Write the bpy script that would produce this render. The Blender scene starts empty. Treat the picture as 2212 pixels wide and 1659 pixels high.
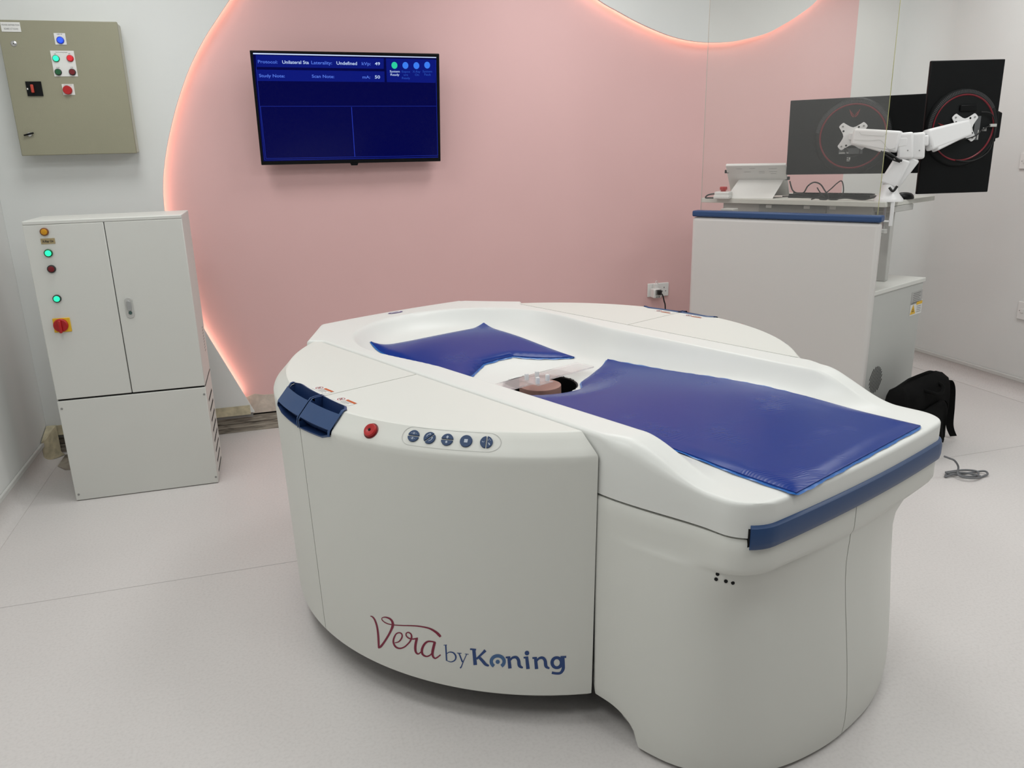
import bpy, math, random
import numpy as np
from mathutils import Vector, Matrix
random.seed(3)
SC=bpy.context.scene
COL=SC.collection
# ------------------------------------------------------------------ camera
F,PIT,ROL,YAW,MA=1704.4,0.288916,-0.024857,0.283157,1.150838
IW,IH=2212,1659
CH=1.5
def _rot(p,r,y):
    cy,sy=np.cos(y),np.sin(y)
    fw=np.array([sy*np.cos(p),cy*np.cos(p),-np.sin(p)])
    rt=np.array([cy,-sy,0]); up=np.cross(rt,fw)
    c,s=np.cos(r),np.sin(r)
    return np.array([c*rt+s*up,-s*rt+c*up,fw])
CR=_rot(PIT,ROL,YAW); CC=np.array([0,0,CH])
cd=bpy.data.cameras.new('camera'); cam=bpy.data.objects.new('camera',cd); COL.objects.link(cam)
cd.sensor_fit='HORIZONTAL'; cd.sensor_width=36; cd.lens=F/IW*36; cd.clip_start=.05
cam.matrix_world=Matrix([[CR[0][0],CR[1][0],-CR[2][0],0],[CR[0][1],CR[1][1],-CR[2][1],0],[CR[0][2],CR[1][2],-CR[2][2],CH],[0,0,0,1]])
SC.camera=cam
# ------------------------------------------------------------------ world, lamps, exposure
w=bpy.data.worlds.new('world'); SC.world=w; w.use_nodes=True
w.node_tree.nodes['Background'].inputs[0].default_value=(.9,.95,1,1); w.node_tree.nodes['Background'].inputs[1].default_value=.15
SC.view_settings.view_transform='Standard'; SC.view_settings.look='None'; SC.view_settings.gamma=1
SC.view_settings.use_curve_mapping=False; SC.view_settings.exposure=0.0
LP=[(-.55,3.5,11.5),(1.5,3.6,13),(3.4,3.5,11),(-.6,2.0,11),(1.3,2.1,9),(3.3,2.0,15),(-.5,.5,12),(1.3,.5,9.5),(3.2,.5,12.5)]
for x,y,p in LP:
    l=bpy.data.lights.new('ceiling_lamp','AREA'); l.shape='RECTANGLE'; l.size=.6; l.size_y=.6; l.energy=p; l.color=(.985,1,.985)
    o=bpy.data.objects.new('ceiling_lamp',l); o.location=(x,y,2.73); COL.objects.link(o)
# ------------------------------------------------------------------ pixel <-> place helpers (photo frame 2212x1659)
def ray(x,y): return CR.T@np.array([(x-IW/2)/F,-(y-IH/2)/F,1.])
def onz(x,y,z=0):
    d=ray(x,y); return CC+d*((z-CH)/d[2])
def ony(x,y,Y):
    d=ray(x,y); return CC+d*(Y/d[1])
def onx(x,y,X):
    d=ray(x,y); return CC+d*(X/d[0])
def onp(x,y,P,n):
    d=ray(x,y); n=np.array(n,float); return CC+d*(n@(np.array(P,float)-CC)/(n@d))
def proj(P):
    c=CR@(np.array(P)-CC); return np.array([IW/2+F*c[0]/c[2],IH/2-F*c[1]/c[2]])
def eul(a,b,c):
    ca,sa,cb,sb,cc,sc=np.cos(a),np.sin(a),np.cos(b),np.sin(b),np.cos(c),np.sin(c)
    return np.array([[ca,-sa,0],[sa,ca,0],[0,0,1]])@np.array([[1,0,0],[0,cb,-sb],[0,sb,cb]])@np.array([[cc,0,sc],[0,1,0],[-sc,0,cc]])
# ------------------------------------------------------------------ materials
def s2l(c): return tuple(((v/255)/12.92 if v/255<=.04045 else ((v/255+.055)/1.055)**2.4) for v in c)
MATS={}
def mat(name,c,rough=.5,metal=0,spec=.5,bump=0,bscale=300,var=0,vscale=8,coat=0,emit=None,es=1,trans=0,alpha=1,ior=1.45):
    m=bpy.data.materials.new(name); m.use_nodes=True; nt=m.node_tree; b=nt.nodes['Principled BSDF']
    b.inputs['Base Color'].default_value=(*c,1); b.inputs['Roughness'].default_value=rough; b.inputs['Metallic'].default_value=metal
    b.inputs['Specular IOR Level'].default_value=spec; b.inputs['Coat Weight'].default_value=coat; b.inputs['IOR'].default_value=ior
    b.inputs['Transmission Weight'].default_value=trans; b.inputs['Alpha'].default_value=alpha
    if emit: b.inputs['Emission Color'].default_value=(*emit,1); b.inputs['Emission Strength'].default_value=es
    tc=nt.nodes.new('ShaderNodeTexCoord')
    if var:
        n=nt.nodes.new('ShaderNodeTexNoise'); n.inputs['Scale'].default_value=vscale; n.inputs['Detail'].default_value=4
        nt.links.new(tc.outputs['Object'],n.inputs['Vector'])
        r=nt.nodes.new('ShaderNodeValToRGB'); r.color_ramp.elements[0].position=.3; r.color_ramp.elements[1].position=.7
        r.color_ramp.elements[0].color=(*[max(0,v*(1-var)) for v in c],1); r.color_ramp.elements[1].color=(*[min(1,v*(1+var)) for v in c],1)
        nt.links.new(n.outputs['Fac'],r.inputs[0]); nt.links.new(r.outputs[0],b.inputs['Base Color'])
    if bump:
        n=nt.nodes.new('ShaderNodeTexNoise'); n.inputs['Scale'].default_value=bscale; n.inputs['Detail'].default_value=3
        nt.links.new(tc.outputs['Object'],n.inputs['Vector'])
        u=nt.nodes.new('ShaderNodeBump'); u.inputs['Strength'].default_value=bump; u.inputs['Distance'].default_value=.002
        nt.links.new(n.outputs['Fac'],u.inputs['Height']); nt.links.new(u.outputs[0],b.inputs['Normal'])
    MATS[name]=m; return m
M_wall=mat('white_wall',(.70,.71,.695),.75,bump=.06,bscale=120,var=.015,vscale=2)
M_panelw=mat('white_wall_board',(.72,.735,.72),.7,bump=.05,bscale=120,var=.01,vscale=2)
M_shell=mat('machine_shell',(.715,.72,.675),.42,spec=.45,bump=.03,bscale=700)
M_shell2=mat('bed_shell',(.755,.765,.735),.38,spec=.45)
M_cab=mat('cabinet_white',(.665,.67,.635),.45,bump=.05,bscale=500,var=.01,vscale=3)
M_beige=mat('olive_beige_metal',(.285,.275,.195),.45,bump=.12,bscale=250,var=.03,vscale=3)
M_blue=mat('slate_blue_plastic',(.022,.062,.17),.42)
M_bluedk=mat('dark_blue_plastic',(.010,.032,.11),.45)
M_btn=mat('button_blue',(.018,.05,.13),.5)
M_black=mat('black_plastic',(.003,.0035,.004),.4,spec=.2)
M_blacks=mat('black_satin',(.004,.005,.0055),.55,spec=.25)
M_fabric=mat('black_fabric',(.006,.006,.006),.95,spec=.1,bump=.6,bscale=400)
M_dark=mat('dark_cavity',(.018,.018,.018),.8,spec=.1)
M_gap=mat('gap_grey',(.12,.12,.115),.8,spec=.1)
M_grey=mat('grey_plastic',(.28,.28,.27),.5)
M_lgrey=mat('light_grey',(.5,.5,.48),.5)
M_metal=mat('steel',(.55,.55,.55),.3,metal=1)
M_red=mat('red_plastic',(.42,.012,.014),.35)
M_redd=mat('dark_red_plastic',(.16,.008,.012),.35)
M_greend=mat('dark_green_lens',(.01,.10,.035),.3)
M_yel=mat('yellow_plastic',(.75,.45,.02),.4)
M_amber=mat('amber_lens',(.60,.28,.01),.35)
M_greenl=mat('lit_green',(.02,.7,.35),.3,emit=(.02,.85,.42),es=1.0)
M_bluel=mat('lit_blue',(.02,.06,.9),.3,emit=(.01,.07,1.0),es=1.1)
M_redl=mat('lit_red',(.6,.02,.03),.3,emit=(.6,.01,.02),es=.35)
M_paper=mat('label_white',(.72,.72,.70),.6)
M_ink=mat('ink_black',(.03,.03,.03),.6)
M_inkg=mat('ink_grey',(.25,.25,.25),.6)
M_inkr=mat('ink_red',(.35,.02,.03),.6)
M_orange=mat('label_orange',(.50,.10,.02),.6)
M_gold=mat('label_gold',(.38,.30,.16),.45)
M_vera=mat('lettering_crimson',(.21,.010,.040),.5)
M_kon=mat('lettering_blue',(.022,.060,.20),.5)
M_kon2=mat('lettering_light_blue',(.06,.14,.30),.5)
M_desk=mat('desk_laminate',(.62,.62,.57),.5,bump=.03,bscale=300,var=.03,vscale=20)
M_arm=mat('arm_white',(.80,.80,.80),.35)
M_white=mat('white_plastic',(.74,.74,.72),.4)
M_icon=mat('icon_grey',(.45,.5,.58),.5)
M_cable=mat('cable_grey',(.16,.165,.175),.5)
M_cabk=mat('cable_black',(.008,.008,.008),.5)
M_pink_disc=mat('dusty_pink_disc',(.42,.24,.20),.5)
M_brown=mat('brown_disc_side',(.13,.07,.06),.5)
M_clear=mat('clear_acrylic',(.93,.90,.90),.12,trans=.75,ior=1.2,alpha=.62)
M_peg=mat('frosted_white_nylon',(.8,.8,.8),.4,trans=.1)
M_trimw=mat('vinyl_cap_white',(.58,.58,.56),.45)
M_cream=mat('old_glue_cream',(.52,.47,.33),.8,bump=.8,bscale=60,var=.22,vscale=25)
M_plast=mat('rough_plaster',(.58,.51,.44),.9,bump=.8,bscale=60,var=.15,vscale=22)
M_led=mat('led_strip_glow',(1,.5,.35),.5,emit=(1,.62,.47),es=8.5)
M_edge=mat('glass_edge',(.42,.42,.18),.2,emit=None)
def floor_mat():
    m=mat('speckled_vinyl',(.58,.55,.54),.38,spec=.35); nt=m.node_tree; b=nt.nodes['Principled BSDF']
    tc=nt.nodes.new('ShaderNodeTexCoord')
    n1=nt.nodes.new('ShaderNodeTexNoise'); n1.inputs['Scale'].default_value=110; n1.inputs['Detail'].default_value=5
    n2=nt.nodes.new('ShaderNodeTexNoise'); n2.inputs['Scale'].default_value=1.3; n2.inputs['Detail'].default_value=3
    for n in(n1,n2): nt.links.new(tc.outputs['Object'],n.inputs['Vector'])
    r=nt.nodes.new('ShaderNodeValToRGB'); e=r.color_ramp.elements
    e[0].position=.30; e[0].color=(.665,.635,.62,1); e[1].position=.50; e[1].color=(.71,.68,.665,1)
    x=e.new(.72); x.color=(.73,.70,.685,1)
    nt.links.new(n1.outputs['Fac'],r.inputs[0])
    mx=nt.nodes.new('ShaderNodeMix'); mx.data_type='RGBA'; mx.blend_type='MULTIPLY'; mx.inputs[0].default_value=.10
    nt.links.new(r.outputs[0],mx.inputs[6]); nt.links.new(n2.outputs['Fac'],mx.inputs[7]); nt.links.new(mx.outputs[2],b.inputs['Base Color'])
    return m
M_floor=floor_mat()
def wood_mat():
    m=mat('exposed_rough_board',(.33,.29,.24),.9); nt=m.node_tree; b=nt.nodes['Principled BSDF']
    tc=nt.nodes.new('ShaderNodeTexCoord'); mp=nt.nodes.new('ShaderNodeMapping'); mp.inputs['Scale'].default_value=(3,3,38)
    n=nt.nodes.new('ShaderNodeTexNoise'); n.inputs['Scale'].default_value=3; n.inputs['Detail'].default_value=8; n.inputs['Distortion'].default_value=.6
    nt.links.new(tc.outputs['Object'],mp.inputs[0]); nt.links.new(mp.outputs[0],n.inputs['Vector'])
    r=nt.nodes.new('ShaderNodeValToRGB'); r.color_ramp.elements[0].position=.32; r.color_ramp.elements[1].position=.62
    r.color_ramp.elements[0].color=(.13,.11,.09,1); r.color_ramp.elements[1].color=(.40,.36,.30,1)
    nt.links.new(n.outputs['Fac'],r.inputs[0]); nt.links.new(r.outputs[0],b.inputs['Base Color'])
    u=nt.nodes.new('ShaderNodeBump'); u.inputs['Strength'].default_value=.7; u.inputs['Distance'].default_value=.01
    nt.links.new(n.outputs['Fac'],u.inputs['Height']); nt.links.new(u.outputs[0],b.inputs['Normal'])
    return m
M_wood=wood_mat()
def backwall_mat():
    # pink paint up to x=3.60, white paint beyond it
    m=mat('pink_and_white_paint',(.5,.3,.3),.6,spec=.3); nt=m.node_tree; b=nt.nodes['Principled BSDF']
    tc=nt.nodes.new('ShaderNodeTexCoord'); sp=nt.nodes.new('ShaderNodeSeparateXYZ'); nt.links.new(tc.outputs['Object'],sp.inputs[0])
    g=nt.nodes.new('ShaderNodeMath'); g.operation='GREATER_THAN'; g.inputs[1].default_value=3.603; nt.links.new(sp.outputs[0],g.inputs[0])
    n=nt.nodes.new('ShaderNodeTexNoise'); n.inputs['Scale'].default_value=2.5; nt.links.new(tc.outputs['Object'],n.inputs['Vector'])
    r=nt.nodes.new('ShaderNodeValToRGB'); r.color_ramp.elements[0].color=(.71,.455,.447,1); r.color_ramp.elements[1].color=(.74,.48,.472,1)
    nt.links.new(n.outputs['Fac'],r.inputs[0])
    mx=nt.nodes.new('ShaderNodeMix'); mx.data_type='RGBA'; nt.links.new(g.outputs[0],mx.inputs[0]); nt.links.new(r.outputs[0],mx.inputs[6]); mx.inputs[7].default_value=(.70,.71,.695,1)
    nt.links.new(mx.outputs[2],b.inputs['Base Color'])
    return m
M_back=backwall_mat()
def mat_gel():
    m=mat('blue_wrapped_gel',(.006,.033,.225),.27,spec=.22); nt=m.node_tree; b=nt.nodes['Principled BSDF']
    tc=nt.nodes.new('ShaderNodeTexCoord')
    mp=nt.nodes.new('ShaderNodeMapping'); mp.inputs['Rotation'].default_value=(0,0,math.radians(22)); nt.links.new(tc.outputs['Object'],mp.inputs[0])
    wv=nt.nodes.new('ShaderNodeTexWave'); wv.inputs['Scale'].default_value=34; wv.inputs['Distortion'].default_value=16; wv.inputs['Detail'].default_value=2; wv.inputs['Detail Scale'].default_value=.35
    nt.links.new(mp.outputs[0],wv.inputs['Vector'])
    n=nt.nodes.new('ShaderNodeTexNoise'); n.inputs['Scale'].default_value=4.5; n.inputs['Detail'].default_value=2; nt.links.new(tc.outputs['Object'],n.inputs['Vector'])
    r=nt.nodes.new('ShaderNodeValToRGB'); r.color_ramp.elements[0].position=.57; r.color_ramp.elements[1].position=.70
    nt.links.new(n.outputs['Fac'],r.inputs[0])
    mu=nt.nodes.new('ShaderNodeMath'); mu.operation='MULTIPLY'; nt.links.new(wv.outputs['Fac'],mu.inputs[0]); nt.links.new(r.outputs[0],mu.inputs[1])
    u=nt.nodes.new('ShaderNodeBump'); u.inputs['Strength'].default_value=.35; u.inputs['Distance'].default_value=.0015
    nt.links.new(mu.outputs[0],u.inputs['Height'])
    n3=nt.nodes.new('ShaderNodeTexNoise'); n3.inputs['Scale'].default_value=14; nt.links.new(tc.outputs['Object'],n3.inputs['Vector'])
    u2=nt.nodes.new('ShaderNodeBump'); u2.inputs['Strength'].default_value=.25; u2.inputs['Distance'].default_value=.002
    nt.links.new(n3.outputs['Fac'],u2.inputs['Height']); nt.links.new(u.outputs[0],u2.inputs['Normal']); nt.links.new(u2.outputs[0],b.inputs['Normal'])
    return m
M_gel=mat_gel()
M_film=mat('light_blue_film',(.02,.15,.50),.22,alpha=.85)
def glass_mat():
    m=bpy.data.materials.new('clear_lead_glass'); m.use_nodes=True; nt=m.node_tree; nt.nodes.remove(nt.nodes['Principled BSDF'])
    out=nt.nodes['Material Output']; t=nt.nodes.new('ShaderNodeBsdfTransparent'); t.inputs[0].default_value=(.975,.968,.960,1)
    gl=nt.nodes.new('ShaderNodeBsdfGlossy'); gl.inputs['Roughness'].default_value=.02; gl.inputs[0].default_value=(1,1,1,1)
    lw=nt.nodes.new('ShaderNodeLayerWeight'); lw.inputs['Blend'].default_value=.5
    pw=nt.nodes.new('ShaderNodeMath'); pw.operation='POWER'; pw.inputs[1].default_value=5; nt.links.new(lw.outputs['Facing'],pw.inputs[0])
    ma=nt.nodes.new('ShaderNodeMath'); ma.operation='MULTIPLY_ADD'; ma.inputs[1].default_value=.94; ma.inputs[2].default_value=.055; nt.links.new(pw.outputs[0],ma.inputs[0])
    mx=nt.nodes.new('ShaderNodeMixShader'); nt.links.new(ma.outputs[0],mx.inputs[0]); nt.links.new(t.outputs[0],mx.inputs[1]); nt.links.new(gl.outputs[0],mx.inputs[2]); nt.links.new(mx.outputs[0],out.inputs[0])
    return m
M_glass=glass_mat()
def emis(name,c,s=1.0):
    m=mat(name,(0.001,0.001,0.002),.18,spec=.16,emit=c,es=s); return m
M_scr=emis('screen_navy',s2l((0,2,66))); M_scr2=emis('screen_bar_blue',s2l((8,22,118))); M_sline=emis('screen_line_blue',s2l((35,55,175)))
M_sw=emis('screen_white',s2l((205,222,250))); M_st=emis('screen_text_white',s2l((190,210,245))); M_sb=emis('screen_text_blue',s2l((85,120,225)))
M_sg=emis('screen_green',s2l((45,205,160))); M_sd=emis('screen_dot_blue',s2l((60,125,240))); M_sf=emis('screen_text_faint',s2l((40,75,175)))
M_scrh=emis('screen_haze',s2l((10,18,84)))
# ------------------------------------------------------------------ mesh helpers
class MB:
    def __init__(s): s.v=[]; s.f=[]
    def add(s,vs,fs):
        k=len(s.v); s.v+=[tuple(map(float,v)) for v in vs]; s.f+=[tuple(i+k for i in f) for f in fs]; return s
    def box(s,x0,x1,y0,y1,z0,z1,T=None):
        vs=[(x,y,z) for z in(z0,z1) for y in(y0,y1) for x in(x0,x1)]
        if T is not None: vs=[T(v) for v in vs]
        return s.add(vs,[(0,2,3,1),(4,5,7,6),(0,1,5,4),(2,6,7,3),(0,4,6,2),(1,3,7,5)])
    def hull8(s,vs): return s.add(vs,[(0,2,3,1),(4,5,7,6),(0,1,5,4),(2,6,7,3),(0,4,6,2),(1,3,7,5)])
    def prism(s,poly,fn,a,b):
        # poly of 2D points; fn(u,v,h)->3D ; from h=a to h=b
        n=len(poly); vs=[fn(p[0],p[1],a) for p in poly]+[fn(p[0],p[1],b) for p in poly]
        return s.add(vs,[tuple(range(n))[::-1],tuple(range(n,2*n))]+[(i,(i+1)%n,n+(i+1)%n,n+i) for i in range(n)])
    def tube(s,pts,r,n=10,close=False):
        P=[Vector(p) for p in pts]; rings=[]; N=len(P); up=None
        for i,p in enumerate(P):
            if close: t=P[(i+1)%N]-P[i-1]
            else: t=(P[min(i+1,N-1)]-P[max(i-1,0)])
            t.normalize()
            if up is None:
                up=Vector((0,0,1)) if abs(t.z)<.9 else Vector((1,0,0))
            a=t.cross(up).normalized(); b=a.cross(t).normalized(); up=b
            rr=r[i] if hasattr(r,'__len__') else r
            rings.append([p+rr*(math.cos(2*math.pi*k/n)*a+math.sin(2*math.pi*k/n)*b) for k in range(n)])
        vs=[q for R in rings for q in R]; fs=[]
        for i in range(N if close else N-1):
            j=(i+1)%N
            for k in range(n): fs.append((i*n+k,i*n+(k+1)%n,j*n+(k+1)%n,j*n+k))
        if not close: fs+= [tuple(range(n))[::-1],tuple((N-1)*n+k for k in range(n))]
        return s.add(vs,fs)
    def lathe(s,prof,fn=None,n=32,cap0=True,cap1=True,a0=0,a1=2*math.pi):
        # prof list (r,h) ; fn maps (x,y,h)
        fn=fn or (lambda x,y,h:(x,y,h)); full=abs(a1-a0-2*math.pi)<1e-6; m=n if full else n+1; vs=[]
        for r,h in prof:
            for k in range(m):
                a=a0+(a1-a0)*k/n; vs.append(fn(r*math.cos(a),r*math.sin(a),h))
        fs=[]
        for i in range(len(prof)-1):
            for k in range(n):
                j=(k+1)%m; fs.append((i*m+k,i*m+j,(i+1)*m+j,(i+1)*m+k))
        if cap0: fs.append(tuple(range(m))[::-1])
        if cap1: fs.append(tuple((len(prof)-1)*m+k for k in range(m)))
        return s.add(vs,fs)
    def grid(s,nu,nv,fn,skip=None):
        vs=[fn(i,j) for i in range(nu) for j in range(nv)]
        fs=[(i*nv+j,(i+1)*nv+j,(i+1)*nv+j+1,i*nv+j+1) for i in range(nu-1) for j in range(nv-1) if not(skip and skip(i,j))]
        return s.add(vs,fs)
def obj(name,mb,m,parent=None,smooth=0,bevel=0,seg=2,label=None,mats=None,solid=0,weld=0):
    me=bpy.data.meshes.new(name); me.from_pydata(mb.v,[],mb.f); me.validate(); me.update()
    import bmesh
    bm=bmesh.new(); bm.from_mesh(me)
    if weld: bmesh.ops.remove_doubles(bm,verts=bm.verts,dist=weld)
    bmesh.ops.recalc_face_normals(bm,faces=bm.faces); bm.to_mesh(me); bm.free()
    me.materials.append(m)
    o=bpy.data.objects.new(name,me); COL.objects.link(o)
    if parent is not None: o.parent=parent
    if smooth or bevel:
        me.polygons.foreach_set('use_smooth',[True]*len(me.polygons))
        me.set_sharp_from_angle(angle=math.radians(smooth or 35))
    if solid: md=o.modifiers.new('s','SOLIDIFY'); md.thickness=solid; md.offset=-1
    if bevel:
        md=o.modifiers.new('b','BEVEL'); md.width=bevel; md.segments=seg; md.limit_method='ANGLE'; md.angle_limit=math.radians(40); md.harden_normals=False
    if label: o['label']=label
    return o
def thing(name,label,cat,loc=(0,0,0),rz=0,group=None,M=None):
    o=bpy.data.objects.new(name,None); COL.objects.link(o); o.empty_display_size=.1
    if M is not None:
        o.matrix_world=Matrix([[*M[0],loc[0]],[*M[1],loc[1]],[*M[2],loc[2]],[0,0,0,1]])
    else: o.location=loc; o.rotation_euler=(0,0,rz)
    o['label']=label; o['category']=cat
    if group: o['group']=group
    return o
def tag(o,label,cat,group=None):
    o['label']=label; o['category']=cat
    if group: o['group']=group
    return o
def struct(name,mb,m,**k):
    o=obj(name,mb,m,**k); o['kind']='structure'; return o
def text_mesh(name,s,size,fn,m,parent,bold=0,align='LEFT',sx=1,wmax=None):
    cu=bpy.data.curves.new(name,'FONT'); cu.body=s; cu.size=size; cu.align_x=align; cu.offset=bold; cu.resolution_u=3; cu.extrude=0
    t=bpy.data.objects.new('tmp',cu); COL.objects.link(t)
    dg=bpy.context.evaluated_depsgraph_get(); me=bpy.data.meshes.new_from_object(t.evaluated_get(dg)); bpy.data.objects.remove(t)
    xs=[v.co.x for v in me.vertices]
    if wmax and xs and max(xs)-min(xs)>0: sx=wmax/(max(xs)-min(xs))
    for v in me.vertices: v.co=fn(v.co.x*sx,v.co.y)
    me.name=name; me.materials.clear(); me.materials.append(m)
    o=bpy.data.objects.new(name,me); COL.objects.link(o); o.parent=parent; return o
def catmull(P,n=6):
    P=[np.array(p,float) for p in P]; out=[]
    for i in range(len(P)-1):
        p0=P[max(i-1,0)];p1=P[i];p2=P[i+1];p3=P[min(i+2,len(P)-1)]
        for k in range(n):
            t=k/n; out.append(.5*((2*p1)+(-p0+p2)*t+(2*p0-5*p1+4*p2-p3)*t*t+(-p0+3*p1-3*p2+p3)*t**3))
    out.append(P[-1]); return out
def ribbon(mb,pts,fn,n=6):
    # pts (x,y,width) in 2D, fn(x,y)->3D ; smooth variable width stroke
    Q=catmull(pts,n) if n>1 else [np.array(p,float) for p in pts]; L=[];
    for i,q in enumerate(Q):
        t=Q[min(i+1,len(Q)-1)][:2]-Q[max(i-1,0)][:2]; t=t/(np.hypot(*t)+1e-9); nn=np.array([-t[1],t[0]])*max(q[2],1e-5)/2
        L+= [fn(*(q[:2]+nn)),fn(*(q[:2]-nn))]
    mb.add(L,[(2*i,2*i+1,2*i+3,2*i+2) for i in range(len(Q)-1)])
def disc2(mb,cx,cy,r,fn,n=20): mb.add([fn(cx+r*math.cos(2*math.pi*k/n),cy+r*math.sin(2*math.pi*k/n)) for k in range(n)],[tuple(range(n))])
def smst(a,b,x):
    t=min(1,max(0,(x-a)/(b-a))); return t*t*(3-2*t)
# ================================================================== ROOM
XL,XR,YB,YF,ZC=-1.256,4.17,4.5,-2.4,2.75
m=MB(); m.box(XL-.1,XR+.1,YF-.1,YB+.1,-.1,0); struct('floor',m,M_floor)
m=MB(); m.box(XL-.1,XR+.1,YF-.1,YB+.1,ZC,ZC+.1); struct('ceiling',m,M_wall)
m=MB(); m.box(XL-.1,XL,YF,YB,0,ZC); struct('wall_left',m,M_wall)
m=MB(); m.box(XR,XR+.1,YF,YB,0,ZC); struct('wall_right',m,M_wall)
m=MB(); m.box(XL-.1,XR+.1,YF-.1,YF,0,ZC); struct('wall_front',m,mat('front_wall_grey',(.30,.30,.30),.8))
m=MB(); m.box(XL,XR,YB,YB+.1,.13,ZC); m.box(XL,XR,YB+.03,YB+.1,0,.13); struct('wall_back',m,M_back)
# coved vinyl upstand + capping trims
for nm,X,sg,y1 in (('baseboard_left',XL,1,4.42),('baseboard_right',XR,-1,4.5)):
    prof=[(0.001,.10),(.004,.10)]+[(.004+.055*(1-math.cos(a)),.058*(1-math.sin(a))+.0012) for a in [math.pi/2*k/8 for k in range(9)]][::1]
    prof=[(0.0005,.098),(.004,.098),(.004,.058)]+[(.004+.056-.056*math.cos(a),.058-.0565*math.sin(a)) for a in [math.pi/2*k/8 for k in range(1,9)]]+[(.06,.0003),(0.0005,.0003)]
    m=MB(); n=len(prof); vs=[(X+sg*p[0],y,p[1]) for y in (YF+.01,y1) for p in prof]
    m.add(vs,[tuple(range(n)),tuple(range(2*n-1,n-1,-1))]+[(i,(i+1)%n,n+(i+1)%n,n+i) for i in range(n)]); struct(nm,m,M_floor,smooth=50)
for nm,X,sg,y1 in (('trim_1',XL,1,4.42),('trim_2',XR,-1,4.5)):
    m=MB(); m.box(min(X,X+sg*.013),max(X,X+sg*.013),YF+.01,y1,.098,.122); struct(nm,m,M_trimw,bevel=.004)
m=MB(); rc=.20; pts=[(XR-rc+rc*math.sin(math.pi/2*k/16),YB-rc+rc*math.cos(math.pi/2*k/16)) for k in range(17)]
m.prism([(XR-.0005,YB-.0005)]+pts[::-1],lambda u,v,h:(u,v,h),.001,ZC); struct('trim_13',m,M_wall,smooth=30)
# exposed band along the foot of the back wall
m=MB(); nx=120
def zt(x): return .128+.006*math.sin(x*23)+.005*math.sin(x*61+1)
for k in range(nx):
    x0=XL+.02+(XR-.04-XL)*k/nx; x1=XL+.02+(XR-.04-XL)*(k+1)/nx
    m.hull8([(x0,YB-.004,.10),(x1,YB-.004,.10),(x0,YB+.02,.10),(x1,YB+.02,.10),(x0,YB-.004,zt(x0)+.075),(x1,YB-.004,zt(x1)+.075),(x0,YB+.001,zt(x0)+.075),(x1,YB+.001,zt(x1)+.075)])
struct('trim_3',m,M_plast)
m=MB(); m.box(XL+.02,XR-.02,YB-.012,YB+.03,.0,.048); m.box(XL+.02,XR-.02,YB-.004,YB+.03,.050,.088); struct('trim_4',m,M_wood)
m=MB(); m.box(XL+.02,XR-.02,YB+.012,YB+.03,.0,.13); struct('trim_5',m,M_dark)
# white boards standing off the pink wall
lc=[(495,0),(470,38),(440,85),(410,145),(385,215),(368,280),(357,340),(352,400),(356,462),(370,540),(392,612),(420,674),(455,735),(500,808),(550,890)]
LCv=[ony(x,y,4.45) for x,y in lc]; LC=[(p[0],p[2]) for p in LCv]
LC=[(.18,2.56),(.03,2.40)]+LC
LCs=[tuple(p) for p in catmull([(a,b,0) for a,b in LC],6)]; LCs=[(p[0],p[1]) for p in LCs]
polyL=[(XL+.003,.105),(XL+.003,ZC-.002),(.40,ZC-.002)]+LCs
polyL=[(XL+.0005,ZC-.002),(.40,ZC-.002)]+LCs+[(XL+.0005,LCs[-1][1]-.0)]
m=MB(); m.prism(polyL,lambda u,v,h:(u,h,v),4.45,4.466); struct('trim_6',m,M_panelw)
tc_=[(1294,0),(1334,23.5),(1377,47),(1421,67),(1457,80),(1493,88),(1529,91.5),(1565,91),(1602,86.5),(1655,72.5),(1691,54),(1725,33),(1766,0)]
TC=[(p[0],p[2]) for p in [ony(x,y,4.45) for x,y in tc_]]
TC=[(1.30,2.60),(1.62,2.42)]+TC+[(3.48,2.52),(3.60,2.66)]
TCs=[(p[0],p[1]) for p in catmull([(a,b,0) for a,b in TC],6)]
m=MB(); m.prism([(1.12,ZC-.002)]+TCs+[(3.62,ZC-.002)],lambda u,v,h:(u,h,v),4.45,4.466); struct('trim_7',m,M_panelw)
# stained strip at the foot of the left board
m=MB(); m.box(XL+.01,-.235,4.446,4.449,.112,.165); struct('trim_8',m,M_cream)
m=MB(); m.box(XL+.003,-.225,4.470,4.499,.090,.112); struct('trim_9',m,M_grey)
# vinyl seam
m=MB(); m.box(XL+.06,XR-.06,2.853,2.8545,.0002,.0008); struct('trim_10',m,mat('seam_grey',(.50,.48,.47),.6))
# ragged vinyl/plaster hole in the corner behind the cabinet
m=MB(); m.prism([(-1.19,4.27),(-1.14,4.20),(-1.05,4.18),(-.95,4.185),(-.95,4.44),(-1.19,4.44)],lambda u,v,h:(u,v,h),.0005,.002); struct('trim_11',m,M_wood)
m=MB(); m.hull8([(XL+.004,4.30,.02),(-1.19,4.44,.002),(XL+.004,4.44,.02),(XL+.05,4.44,.002),(XL+.006,4.30,.13),(XL+.02,4.33,.13),(XL+.004,4.44,.17),(XL+.05,4.44,.17)]); struct('trim_12',m,M_cream)
def led(name,P,off,label):
    m=MB(); m.tube([(p[0]+o[0],4.478,p[1]+o[1]) for p,o in zip(P,off)],.006,6)
    o=obj(name,m,M_led); tag(o,label,'led strip','strip lights behind the white wall boards'); return o
def offs(P,d):
    out=[]
    for i,p in enumerate(P):
        q=np.array(P[min(i+1,len(P)-1)])-np.array(P[max(i-1,0)]); q=q/np.hypot(*q); out.append((q[1]*d,-q[0]*d))
    return out
led('led_strip',LCs[6:-3],offs(LCs,.022)[6:-3],'warm pink strip light hidden behind the curved left wall board')
led('led_strip',TCs[8:-4],[(-a,-b) for a,b in offs(TCs,.022)][8:-4],'warm pink strip light hidden behind the hanging upper wall board')
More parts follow.
